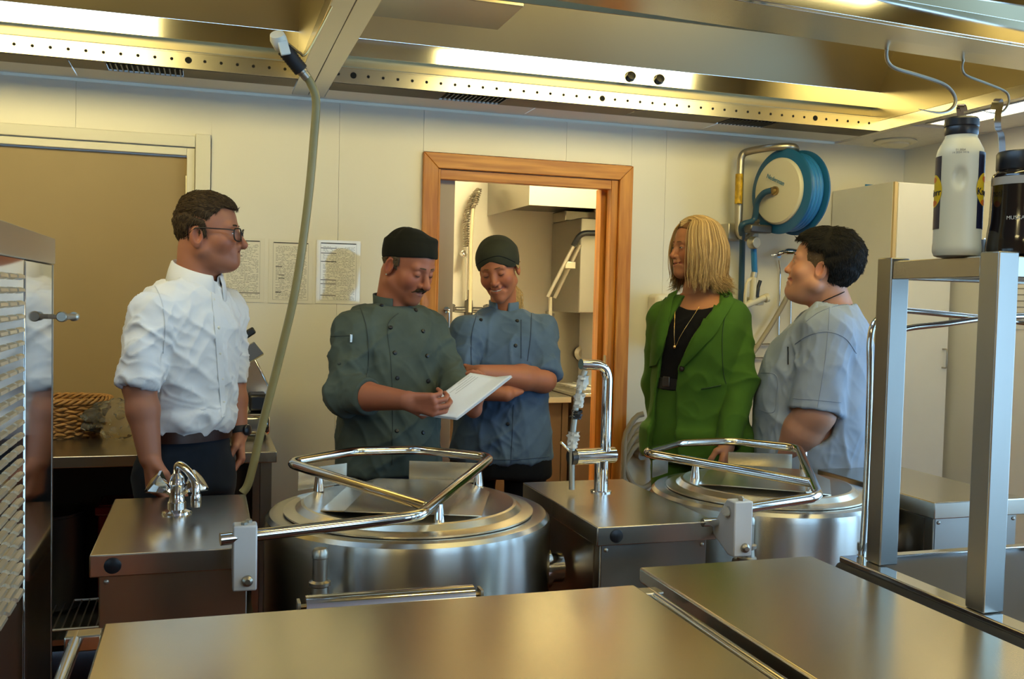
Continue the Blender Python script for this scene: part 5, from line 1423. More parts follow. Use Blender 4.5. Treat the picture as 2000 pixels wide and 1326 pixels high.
def sleeve(p, S, E, W, end, rs, re, rend, hollow=.010):
    """sleeve along shoulder-elbow-wrist; end = position along the chain (0..1 upper arm, 1..2 forearm)"""
    S, E, W = [np.array(v, float) for v in (S, E, W)]
    if end <= 1.02:
        X = S+(E-S)*end; dirv = nrm(E-S); d = s_caps(p, S, X+dirv*.02, rs, rend)
    else:
        X = E+(W-E)*(end-1); dirv = nrm(W-E); d = smin(s_caps(p, S, E, rs, re), s_caps(p, E, X+dirv*.02, re, rend), .03)
    near = s_sph(p, X, rend*2.6)
    cut = smax(plane_d(p, X, dirv), near, .002)
    d = smax(d, -smax(-plane_d(p, X, dirv), near, .002), .004)
    return d, s_caps(p, X-dirv*.035, X+dirv*.05, rend-hollow)

def build_body(root, parts):
    V, Q, C = join_parts(parts); o = obj_from('body', V, Q, 'skin', root, C); return o
def tubes_hair(name, paths, radii, cols, root, sides=5):
    Vs = []; Fs = []; Cs = []; n = 0
    for P, r, c in zip(paths, radii, cols):
        P = np.asarray(P); m = len(P); T = np.gradient(P, axis=0); T /= np.linalg.norm(T, axis=1)[:, None]+1e-9
        ref = np.array([.3, .8, .2]); u = np.cross(T, ref); u /= np.linalg.norm(u, axis=1)[:, None]+1e-9; w = np.cross(T, u)
        a = np.arange(sides)*2*PI/sides; rr = r*np.minimum(1, np.linspace(1.6, 0.15, m)*1.5)[:, None, None]
        V = P[:, None]+rr*(np.cos(a)[None, :, None]*u[:, None]+np.sin(a)[None, :, None]*w[:, None])
        Vs.append(V.reshape(-1, 3)); i = np.arange(m-1)[:, None]*sides; k = np.arange(sides)[None]; k2 = (k+1) % sides
        Fs.append(np.stack([i+k, i+k2, i+sides+k2, i+sides+k], -1).reshape(-1, 4)+n); n += m*sides; Cs.append(np.tile(c, (m*sides, 1)))
    return obj_from(name, np.concatenate(Vs), np.concatenate(Fs), 'hair_mix', root, np.concatenate(Cs))
def hair_cap(fr, sc, cut, thick, name, root, mat_, h=.003, amp=.004, fdir=(0,-1,.4), col=None, r=(.0755,.098,.083), c=(0,-.002,.035), scale=90, skew=None):
    """close hair: shell over the skull trimmed by cut(q) (negative = keep)"""
    def fn(p):
        q = fr.L(p)/f32(sc); e = s_ell(q, c, r); t = thick(q) if callable(thick) else thick
        return smax(e-t, cut(q), .006)*sc
    V, Q = sdf_mesh(fn, fr.o-.165*sc, fr.o+.165*sc, h)
    N = normals(V, Q); q = fr.L(V)/sc; u = nrm(fdir); a = nrm(np.cross(u, (.3, .5, .8))); b = np.cross(u, a)
    g = np.stack([q@u*scale*.12, q@a*scale, q@b*scale], 1); g = g+1.2*(vnoise(g*.25+5)-.5)[:, None]
    V = V+N*((vnoise(g)-.5)*amp*2+(vnoise(g*.35+9)-.5)*amp*1.5)[:, None]
    return obj_from(name, V, Q, mat_, root)

def fuzz(name, o, root, fr, flow, n, ln, r, cols, seed=1, lift=.25, keep=None):
    """short strands rooted on a hair mesh, combed along flow (head frame)"""
    me = o.data; V = np.zeros(len(me.vertices)*3, f32); me.vertices.foreach_get('co', V); V = V.reshape(-1, 3)+ORG[root.name]
    N = np.zeros(len(me.vertices)*3, f32); me.vertices.foreach_get('normal', N); N = N.reshape(-1, 3)
    rs = np.random.RandomState(seed); C = fr.W((0, 0, .03)); ok = ((V-C)*N).sum(1) > .02; idx = np.flatnonzero(ok); idx = idx[rs.randint(0, len(idx), n)]
    paths = []; rad = []; cc = []
    for i in idx:
        p = V[i]-N[i]*.003; q = fr.L(p[None])[0]; f = np.array(flow(q, rs), float)@fr.R; f = f-N[i]*(f@N[i]); f = f/(np.linalg.norm(f)+1e-6); L = ln*(.6+.8*rs.rand())
        paths.append(np.array([p, p+f*L*.4+N[i]*(.003+lift*L*.4), p+f*L*.75+N[i]*(.003+lift*L*.5), p+f*L+N[i]*(.003+lift*L*.35)])); rad.append(r*(.7+.6*rs.rand())); cc.append(np.array(cols[rs.randint(len(cols))])*(.7+.6*rs.rand()))
    return tubes_hair(name, paths, rad, cc, root, 4)

def start(px, Y, label):
    g = atY(px, 700, Y); return thing('person', (g[0], g[1], 0), label, 'person'), g

# ------------------------------------------------------------------ man in the white shirt
def man_white():
    root, g = start(366, 3.263, 'man in white shirt and glasses standing at the left with arms down')
    sk = SK['man']; sc = 1.083
    hf = head_frame(atY(399, 458, 3.274), 400, 76, -2, 0)
    ho = dict(skin=sk, cr=(0, .006, .090), jz=.80, stubble=.10, nose=1.05, fat=.15, open=.55, brow='hair_brown', gaze=.002)
    NB = atY(383, 541, 3.284)
    hV, hQ, hC, z = head_mesh(hf, sc, ho, NB, .060)
    fr = Frame((g[0], g[1], 0), facing(366, 40))
    lo = Loft(fr, [(0.816,.155,.11,.12),(0.941,.150,.105,.118),(1.044,.134,.102,.105),(1.168,.142,.112,.103),(1.314,.160,.122,.110),(1.417,.166,.112,.108),(1.484,.135,.085,.09),(1.536,.08,.062,.065)])
    SR, ER, WR = atY(298, 616, 3.129), atY(272, 752, 3.077), atY(293, 893, 3.035)
    SL, EL, WL = atY(438, 604, 3.388), atY(455, 742, 3.429), atY(467, 850, 3.377)
    hdR = nrm(atY(302, 960, 3.015)-WR); hdL = nrm(atY(470, 920, 3.326)-WL)
    tow = nrm(CAM-WR); right = RGT
    hR = hand_sdf(WR, hdR, nrm(-tow*.5+right*.85), 1, (.65,.7,.75,.8), (.55,.5), 1.08)
    hL = hand_sdf(WL, hdL, nrm(-right*.9+tow*.3), -1, (.6,.75,.85,.9), (.5,.5), 1.0)
    aR = arm_mesh(SR, ER, WR, .046, .032, hR, hdR, .16, sk, start=.6)
    aL = arm_mesh(SL, EL, WL, .040, .028, hL, hdL, .16, sk, start=.6)
    core = core_mesh(lo, .95, 1.52, [(SR, SL, .04), (SR, ER, .04), (SL, EL, .04), (NB, NB+[0, 0, .04], .05)], sk)
    build_body(root, [(hV, hQ, hC), aR, aL, core])
    def shirt(p):
        d = lo(p, .008, 1.05, 1.53, .012)
        d = smin(d, s_caps(p, NB+[0, 0, -.070], SR, .054, .058), .04); d = smin(d, s_caps(p, NB+[0, 0, -.070], SL, .054, .056), .04)
        # blousing over the belt
        d = smin(d, lo(p, .018, 1.07, 1.115, .02), .03)
        a, ah = sleeve(p, SR, ER, WR, 1.02, .062, .056, .055); b, bh = sleeve(p, SL, EL, WL, .98, .064, .055, .053)
        d = smin(smin(d, a, .03), b, .03); d = smax(smax(d, -ah, .004), -bh, .004)
        for S, E, r in ((SR, ER, .0572), (SL, EL, .0545)):
            u = nrm(E-S); X = S+(E-S)*1.0; ring = smax(np.abs(plane_d(p, X-u*.028, u))-.030, s_caps(p, X-u*.08, X+u*.03, r), .006); ring = smax(ring, -s_caps(p, X-u*.04, X+u*.06, r-.012), .003); d = smin(d, ring, .004)
        return smax(d, -s_caps(p, NB, NB+[0, 0, .2], .064), .006)
    lo_, hi_ = bounds([SR, SL, ER, EL, NB, g], .11); lo_[2] = 1.01
    V, Q = sdf_mesh(shirt, lo_, hi_, .0052)
    J = [SR*.7+ER*.3, SR*.15+ER*.85, SL*.6+EL*.4, fr.W((0, .08, 1.12)), fr.W((-.08, .08, 1.16))]; V = folds(V, Q, .020, [(.75, .2, -.6), (.5, 0, .8)], 16, .13, 1, at=J, rad=.16, base=.6); V = folds(V, Q, .011, [(.9, .2, -.3), (.7, .1, .5)], 30, .15, 5, at=J, rad=.15, base=.4)
    sh = obj_from('shirt', V, Q, 'shirt_white', root); bv = make_bvh(V, Q)
    patch('placket', bv, [(410, 552), (419, 640), (424, 720), (432, 815)], [(423, 552), (432, 640), (437, 720), (440, 812)], .003, 'shirt_white', sh, 20, 3)
    buttons(bv, [(417, 585), (427, 640), (430, 690), (434, 740), (437, 785)], .005, 'plastic_white', sh)
    fr2 = Frame(NB, facing(366, 48)); neck_collar(fr2, (0, .004, -.022), .066, .070, .22, .050, 0, .050, 1, 'shirt_white', 'collar', sh, tilt=-.026)
    line_on('armhole_seam', bv, [(300, 553), (316, 590), (322, 640), (318, 690)], .0016, 'seam_white', sh)
    legs(root, lo, 1.07, .92, .085, 0, 'navy_trousers', 'shoe_black')
    V, F = lo.ring(1.030, 1.066, .016); b_ = M().add(V, [tuple(f) for f in F.tolist()]).build('belt', 'belt_leather', root, smooth=50)
    c = lo.fr.W((0, lo.T[0][1], 0)); bb = make_bvh(V, F)
    h_, nn = hit(bb, 416, 835, .002)
    if h_ is not None: M().obox(h_, np.cross(nn, (0, 0, 1)), nn, (0, 0, 1), .020, .003, .020).build('buckle', 'galv', b_, bevel=.004)
    face_parts(root, hf, ho, z, sc)
    # hair
    def cut(q):
        fronth = .052+.55*(np.abs(q[:, 0])) ; x = np.abs(q[:, 0])
        d1 = (.070+.10*(x/.07)**2*0-.9*(q[:, 1]-.062)*-1.0) 
        line = np.where(q[:, 1] > .022, .030+1.05*(q[:, 1]-.022), np.where(q[:, 1] > .004, -.022, np.where(q[:, 1] > -.03, .022, -.065)))
        line = np.where((q[:, 1] > .022) & (x < .045), np.minimum(line, .072+.15*(x-.02)), line)
        return (line-q[:, 2]).astype(f32)*.8
    hair_cap(hf, sc, cut, lambda q: .004+.009*np.clip((q[:, 2]-.06)/.05, 0, 1)+.006*np.clip((q[:, 1]-.05)/.04, 0, 1), 'hair', root, 'hair_brown', amp=.003, r=(.0755, .089, .083), c=(0, .005, .035))
    fuzz('hair_strands', [c for c in root.children if c.name.startswith('hair')][-1], root, hf, lambda q, rs: (rs.randn()*.25, .55 if q[2] > .08 else -.35, -.15 if q[2] > .07 else -.9), 6000, .013, .0006, [(.060,.036,.016),(.11,.07,.03),(.035,.02,.01)], 3, .12)
    # glasses
    gl = M(); W = lambda x, y, z_: hf.W(np.array((x, y, z_))*sc)
    for s in (-1, 1):
        P = []
        for k in range(24):
            a = 2*PI*k/24; e = 3.0; cx_ = abs(math.cos(a))**(2/e)*math.copysign(1, math.cos(a)); sz = abs(math.sin(a))**(2/e)*math.copysign(1, math.sin(a))
            P.append(W(s*.034+.0245*cx_, .110-.35*max(0, s*(s*.034+.0245*cx_)-.03), -.004+.019*sz))
        gl.tube(P, .0026, 6, closed=True)
    gl.tube([W(-.011, .1115, .004), W(0, .1135, .006), W(.011, .1115, .004)], .002, 6)
    for s in (-1, 1): gl.tube([W(s*.058, .101, .008), W(s*.070, .085, .010), W(s*.080, .02, .014), W(s*.081, -.005, .014), W(s*.079, -.022, .0)], .0021, 6)
    go = gl.build('glasses', 'horn', root, smooth=60)
    # watch on the far wrist
    u = nrm(WL-EL); c = WL-u*.018
    wt = M().lathe([(.034, -.011), (.0355, -.009), (.0355, .009), (.034, .011)], c, u, 24).build('watch', 'black_rubber', root, smooth=40)
    M().lathe([(.019, 0), (.019, .008), (.015, .011)], c+nrm(right*.8+tow*.4)*.032, nrm(right*.8+tow*.4), 20).build('watch_case', 'black_plastic', wt, smooth=40)
man_white()

# ------------------------------------------------------------------ chef in the sage jacket
def chef():
    root, g = start(762, 3.47, 'chef in sage green jacket and black cap reading a paper')
    sk = SK['chef']; sc = 1.06
    hf = head_frame(atY(794, 516, 3.42), 794, 47, 24, 0)
    ho = dict(skin=sk, jz=.95, stubble=.10, nose=1.1, open=.0, brow='hair_grey', browr=.8, lip=(.36,.13,.09))
    NB = atY(768, 600, 3.47)
    hV, hQ, hC, z = head_mesh(hf, sc, ho, NB, .063)
    fr = Frame((g[0], g[1], 0), facing(762, 18))
    lo = Loft(fr, [(.84,.188,.15,.13),(.97,.180,.152,.128),(1.12,.174,.148,.12),(1.28,.178,.138,.125),(1.38,.175,.118,.115),(1.44,.135,.088,.092),(1.49,.078,.06,.062)])
    SR, ER, WR = atY(692, 652, 3.40), atY(676, 770, 3.32), atY(793, 782, 3.06)
    SL, EL, WL = atY(836, 646, 3.50), atY(885, 752, 3.40), atY(925, 800, 3.22)
    hdR = nrm(atY(862, 792, 3.02)-WR); hdL = nrm(atY(955, 770, 3.10)-WL); tow = nrm(CAM-WR)
    hR = hand_sdf(WR, hdR, nrm(-tow*.75+UPV*.35+RGT*.1), -1, (.62,.66,.7,.75), (.75,.25), 1.02)
    hL = hand_sdf(WL, nrm(UPV*.75+RGT*.35-_f*.3), nrm(-RGT*.9-_f*-.3), -1, (.75,.8,.85,.9), (.3,.4), .98)
    aR = arm_mesh(SR, ER, WR, .048, .031, hR, hdR, .15, sk, start=.8)
    aL = arm_mesh(SL, EL, WL, .045, .030, hL, hdL, .15, sk, start=.8)
    core = core_mesh(lo, .95, 1.47, [(SR, SL, .04), (SR, ER, .04), (SL, EL, .04), (NB, NB+[0, 0, .04], .05)], sk)
    build_body(root, [(hV, hQ, hC), aR, aL, core])
    def jac(p):
        d = lo(p, .008, .865, NB[2]+.0, .012)
        d = smin(d, s_caps(p, NB+[0, 0, -.046], SR, .058, .064), .04); d = smin(d, s_caps(p, NB+[0, 0, -.046], SL, .058, .062), .04)
        a, ah = sleeve(p, SR, ER, WR, 1.40, .066, .058, .062, .013); b, bh = sleeve(p, SL, EL, WL, 1.45, .064, .058, .058, .013)
        d = smin(smin(d, a, .03), b, .02); d = smax(smax(d, -ah, .004), -bh, .004)
        return smax(d, -s_caps(p, NB, NB+[0, 0, .2], .066), .006)
    lo_, hi_ = bounds([SR, SL, ER, EL, WR, WL, NB, g], .11); lo_[2] = .83
    V, Q = sdf_mesh(jac, lo_, hi_, .0056)
    J = [SR*.6+ER*.4, ER, SL*.6+EL*.4, EL, fr.W((0, .1, 1.0))]; V = folds(V, Q, .022, [(.5, .2, -.8), (.8, 0, .5)], 13, .13, 2, at=J, rad=.16, base=.5); V = folds(V, Q, .008, [(.9, .2, .3), (.5, .2, -.8)], 26, .15, 8, at=J, rad=.15, base=.35)
    jk = obj_from('jacket', V, Q, 'jacket_sage', root); bv = make_bvh(V, Q)
    fr2 = Frame(NB, facing(768, 22)); neck_collar(fr2, (0, .0, -.030), .068, .071, .42, .072, .004, 0, 0, 'jacket_sage', 'collar', jk, tilt=-.012, th=.005)
    patch('front_panel', bv, [(757, 634), (764, 700), (766, 780), (765, 905)], [(776, 612), (822, 608), (840, 640), (848, 700)], .003, 'jacket_sage', jk, 18, 8) if False else None
    line_on('front_seam', bv, [(778, 612), (757, 636), (763, 700), (767, 780), (766, 908)], .0014, 'seam_dark', jk, .001, 50)
    buttons(bv, [(763, 640), (771, 689), (776, 738), (777, 790), (775, 842), (745, 597), (812, 606), (826, 647), (834, 695), (836, 744), (826, 845)], .0075, 'black_plastic', jk)
    line_on('pocket_seam', bv, [(642, 657), (690, 655)], .0018, 'seam_dark', jk); line_on('armhole_seam', bv, [(700, 590), (716, 640), (720, 700), (714, 750)], .002, 'seam_dark', jk)
    h_, nn = hit(bv, 686, 661, .003)
    if h_ is not None: M().obox(h_, RGT, nn, (0, 0, 1), .004, .003, .014).build('pocket_pen', 'silver_pin', jk, bevel=.001)
    buttons(bv, [(663, 710)], .006, 'seam_dark', jk, 'sleeve_button')
    legs(root, lo, .88, .86, .095, 0, 'black_trousers', 'shoe_black')
    face_parts(root, hf, ho, z, sc)
    # pillbox cap
    cf = head_frame(atY(801, 503, 3.43), 794, 47, 2, 0)
    def cp(p):
        q = cf.L(p); r = np.sqrt((q[:, 0]/.085)**2+(q[:, 1]/.106)**2); zt = .064+.024*np.clip(1-r, 0, 1)**.6
        d = (r-1)*.085; d = smax(d, q[:, 2]-zt, .005)
        d = smin(d, s_ell(hf.L(p)/f32(sc), (0, -.002, .035), (.0815, .104, .089))*sc, .01)
        return smax(d, -.002-q[:, 2], .003).astype(f32)
    V, Q = sdf_mesh(cp, cf.o-[.15, .15, .03], cf.o+[.15, .15, .13], .004); q = cf.L(V)
    top = np.clip((q[:, 2]-.06)/.01, 0, 1); V = V+normals(V, Q)*(.004*(vnoise(np.c_[np.arctan2(q[:, 1], q[:, 0])*4, q[:, 2]*5, q[:, 0]*4])-.5)*(1+top))[:, None]
    obj_from('cap', V, Q, 'cap_black', root)
    # hair above the neck
    def cut(q):
        line = np.where(q[:, 1] > .030, .2, np.where(q[:, 1] > .008, -.012, np.where(q[:, 1] > -.026, .020, -.050)))
        cz = cf.L(hf.W(q*sc))[:, 2]/sc
        return np.maximum(line-q[:, 2], cz+.0005).astype(f32)*.8
    hair_cap(hf, sc, cut, .006, 'hair', root, 'hair_grey', amp=.002)
    fuzz('hair_strands', [c for c in root.children if c.name.startswith('hair')][-1], root, hf, lambda q, rs: (0, -.5, -.8), 1500, .007, .0005, [(.20,.16,.10),(.10,.07,.04)], 7, .1)
    # moustache
    def mo(p):
        q = hf.L(p)/f32(sc); x = np.abs(q[:, 0]); q = np.stack([x, q[:, 1], q[:, 2]], 1)
        return s_chain(q, [(0, .1035, z(-.053)), (.016, .0995, z(-.055)), (.030, .088, z(-.066))], [.0058, .0062, .003], .004)*sc
    V, Q = sdf_mesh(mo, hf.W(np.array((0, .095, -.058))*sc)-.055, hf.W(np.array((0, .095, -.058))*sc)+.055, .0016)
    V = V+normals(V, Q)*((vnoise(V*520)-.5)*.0022)[:, None]; obj_from('moustache', V, Q, 'hair_brown', root)
    # earring
    M().sphere(hf.W(np.array((.080, .0, -.040))*sc), .003, 6).build('earring', 'silver_pin', root)
chef()
# papers in the chef's hands
def papers():
    c = [atY(918, 733, 3.17), atY(998, 738, 3.13), atY(893, 816, 3.02), atY(811, 806, 3.06)]
    root = thing('paper_stack', tuple(np.mean(c, 0)), 'folded white papers held by the chef in green', 'papers')
    n, m = 14, 14
    for s in range(6):
        V = []; F = []
        for i in range(n+1):
            for j in range(m+1):
                u, v = i/n, j/m; p = (c[0]*(1-u)+c[1]*u)*(1-v)+(c[3]*(1-u)+c[2]*u)*v
                nn = nrm(np.cross(c[1]-c[0], c[3]-c[0])); nn = nn if nn@(CAM-p) > 0 else -nn
                k = (.012*abs(u-.62)/.62 if u < .62 else .012*(u-.62)/.38)*(1-v)**1.5
                p = p+nn*(-s*.0018-.0012*s*(1-v)*abs(math.sin(u*7+s))+k)-(c[3]-c[0])*(.006*s*(1-v)); V.append(p)
        for i in range(n):
            for j in range(m): a = i*(m+1)+j; F.append((a, a+1, a+m+2, a+m+1))
        o = M().add(V, F).build('sheet', 'paper', root, smooth=60)
        sl = o.modifiers.new('thickness', 'SOLIDIFY'); sl.thickness = .0009
        if s == 0:
            fr = [np.array(v) for v in V]
            for r, (v0, u0, u1) in enumerate(((.30, .12, .34), (.33, .12, .26), (.5, .1, .5), (.6, .1, .45), (.72, .12, .5))):
                P = []
                for t in np.linspace(0, 1, 6):
                    u = .10+.05*r*0; vv = u0+(u1-u0)*t
                    i, j = (.12+.045*r)*n, vv*m; a = int(i)*(m+1)+int(j); P.append(fr[a]+nn*.0012)
                M().tube(P, .0004, 4).build('text_line', 'print_grey', o)
papers()

# ------------------------------------------------------------------ woman in the blue jacket
def blue():
    root, g = start(983, 3.774, 'smiling woman in blue chef jacket and dark cap with folded arms')
    sk = SK['blue']; sc = 1.040
    hf = head_frame(atY(974, 522, 3.713), 974, -13, 20, 9)
    ho = dict(skin=sk, jz=.97, smile=1, nose=.90, jaw=.86, wd=.95, open=.0, brow='brow_blond', browr=.7, lip=(.42,.13,.10))
    NB = atY(985, 606, 3.784)
    hV, hQ, hC, z = head_mesh(hf, sc, ho, NB, .052)
    fr = Frame((g[0], g[1], 0), facing(983, -4))
    lo = Loft(fr, [(0.786,.208,.15,.15),(0.939,.196,.145,.14),(1.092,.176,.138,.12),(1.245,.170,.150,.115),(1.337,.165,.125,.11),(1.403,.135,.088,.09),(1.454,.07,.055,.06)])
    SR, ER, WR = atY(910, 648, 3.713), atY(893, 752, 3.621), atY(988, 770, 3.53)
    SL, EL, WL = atY(1056, 648, 3.754), atY(1061, 742, 3.621), atY(938, 728, 3.509)
    hdR = nrm(atY(1035, 738, 3.60)-WR); hdL = nrm(atY(895, 745, 3.539)-WL)
    hR = hand_sdf(WR, hdR, nrm(_f*1.0), 1, (.3,.3,.35,.4), (.4,.2), .9)
    hL = hand_sdf(WL, hdL, nrm(_f*.9-UPV*.2), -1, (.3,.35,.4,.4), (.4,.2), .9)
    aR = arm_mesh(SR, ER, WR, .046, .029, hR, hdR, .14, sk, start=.7)
    aL = arm_mesh(SL, EL, WL, .050, .031, hL, hdL, .14, sk, start=.7)
    core = core_mesh(lo, .95, 1.43, [(SR, SL, .035), (SR, ER, .035), (SL, EL, .035), (NB, NB+[0, 0, .04], .045)], sk)
    build_body(root, [(hV, hQ, hC), aR, aL, core])
    def jac(p):
        d = lo(p, .008, .845, NB[2]-.004, .012)
        d = smin(d, s_caps(p, NB+[0, 0, -.042], SR, .050, .060), .04); d = smin(d, s_caps(p, NB+[0, 0, -.042], SL, .050, .060), .04)
        a, ah = sleeve(p, SR, ER, WR, .98, .063, .064, .066, .014); b, bh = sleeve(p, SL, EL, WL, .93, .063, .064, .067, .014)
        d = smin(smin(d, a, .03), b, .03); d = smax(smax(d, -ah, .004), -bh, .004)
        return smax(d, -s_caps(p, NB, NB+[0, 0, .2], .056), .006)
    lo_, hi_ = bounds([SR, SL, ER, EL, NB, g], .13); lo_[2] = .81
    V, Q = sdf_mesh(jac, lo_, hi_, .0056)
    J = [SR*.6+ER*.4, ER, SL*.6+EL*.4, EL, fr.W((0, .1, 1.1)), fr.W((0, .1, .92))]; V = folds(V, Q, .021, [(.3, .2, -.9), (.7, 0, .6)], 14, .13, 4, at=J, rad=.15, base=.5); V = folds(V, Q, .008, [(.4, .2, .9), (.8, .2, -.5)], 26, .15, 9, at=J, rad=.15, base=.35)
    jk = obj_from('jacket', V, Q, 'jacket_blue', root); bv = make_bvh(V, Q)
    fr2 = Frame(NB, facing(985, -6)); neck_collar(fr2, (0, 0, -.030), .058, .061, .36, .070, .004, 0, 0, 'jacket_blue', 'collar', jk, tilt=-.010, th=.005)
    line_on('front_seam', bv, [(1018, 625), (1018, 700)], .002, 'seam_blue', jk); line_on('front_seam', bv, [(1003, 790), (1001, 840), (998, 905)], .002, 'seam_blue', jk)
    line_on('armhole_seam', bv, [(932, 612), (922, 650), (920, 700), (925, 740)], .002, 'seam_blue', jk); line_on('armhole_seam', bv, [(1038, 612), (1036, 660), (1030, 705)], .002, 'seam_blue', jk)
    line_on('hem_seam', bv, [(890, 893), (940, 897), (1000, 898), (1072, 892)], .0018, 'seam_blue', jk, .001, 40)
    buttons(bv, [(939, 625), (1010, 627), (1007, 675), (996, 773), (992, 828)], .0075, 'black_plastic', jk)
    legs(root, lo, .87, .84, .10, 0, 'black_trousers', 'shoe_black')
    face_parts(root, hf, ho, z, sc)
    # teeth
    P = [hf.W(np.array((x, .0985-9*x*x, z(-.0665)+.0008+6.5*x*x))*sc) for x in np.linspace(-.021, .021, 13)]
    M().tube(P, [.0007+.0014*math.sin(PI*i/12) for i in range(13)], 8).build('teeth', 'teeth', root, smooth=60)
    # skull cap pulled over the forehead
    def cp(p):
        q = hf.L(p)/f32(sc); e = s_ell(q, (0, -.006, .034), (.0845, .104, .087)); 
        lim = .034+.14*np.clip(q[:, 1]+.02, -.2, .12)-.55*np.abs(q[:, 0])*np.clip(.3+np.abs(q[:, 0])/.08, 0, 1)
        return smax(e, (lim-q[:, 2]).astype(f32), .004)*sc
    V, Q = sdf_mesh(cp, hf.o-.17, hf.o+.17, .004); q = hf.L(V)/sc
    V = folds(V, Q, .004, [(1, 0, .2)], 18, .3, 3)
    obj_from('cap', V, Q, 'cap_olive', root); cb_ = make_bvh(V, Q)
    line_on('cap_seam', cb_, [(927, 521), (945, 508), (975, 500), (1006, 512)], .0014, 'black_trousers', root, .0005)
    # ponytail and loose hair
    rs = np.random.RandomState(4); paths = []; rad = []; cols = []
    for i in range(160):
        a = atY(1000+rs.randn()*3, 545+rs.randn()*4, 3.70); b = atY(1010+rs.randn()*4, 575+rs.randn()*4, 3.74); c = atY(1012+rs.randn()*5, 600+rs.rand()*14, 3.75); s0 = hf.W(np.array((-.05+rs.randn()*.01, -.06, .0+rs.randn()*.01)))
        paths.append(smooth_path([s0, a+[0, .05, 0], b, c], 4)); rad.append(.0016); cols.append(np.array((.52, .34, .13))*(.7+.6*rs.rand()))
    for i in range(60):
        t = rs.rand(); p0 = hf.W(np.array((-.073, .035-.04*t, .028))*sc); p1 = hf.W(np.array((-.078, .015-.03*t, -.005+rs.randn()*.004))*sc); p2 = hf.W(np.array((-.070, -.03, -.02))*sc)
        paths.append(smooth_path([p0, p1, p2], 4)); rad.append(.0014); cols.append(np.array((.5, .33, .13))*(.7+.6*rs.rand()))
    tubes_hair('hair', paths, rad, cols, root)
blue()

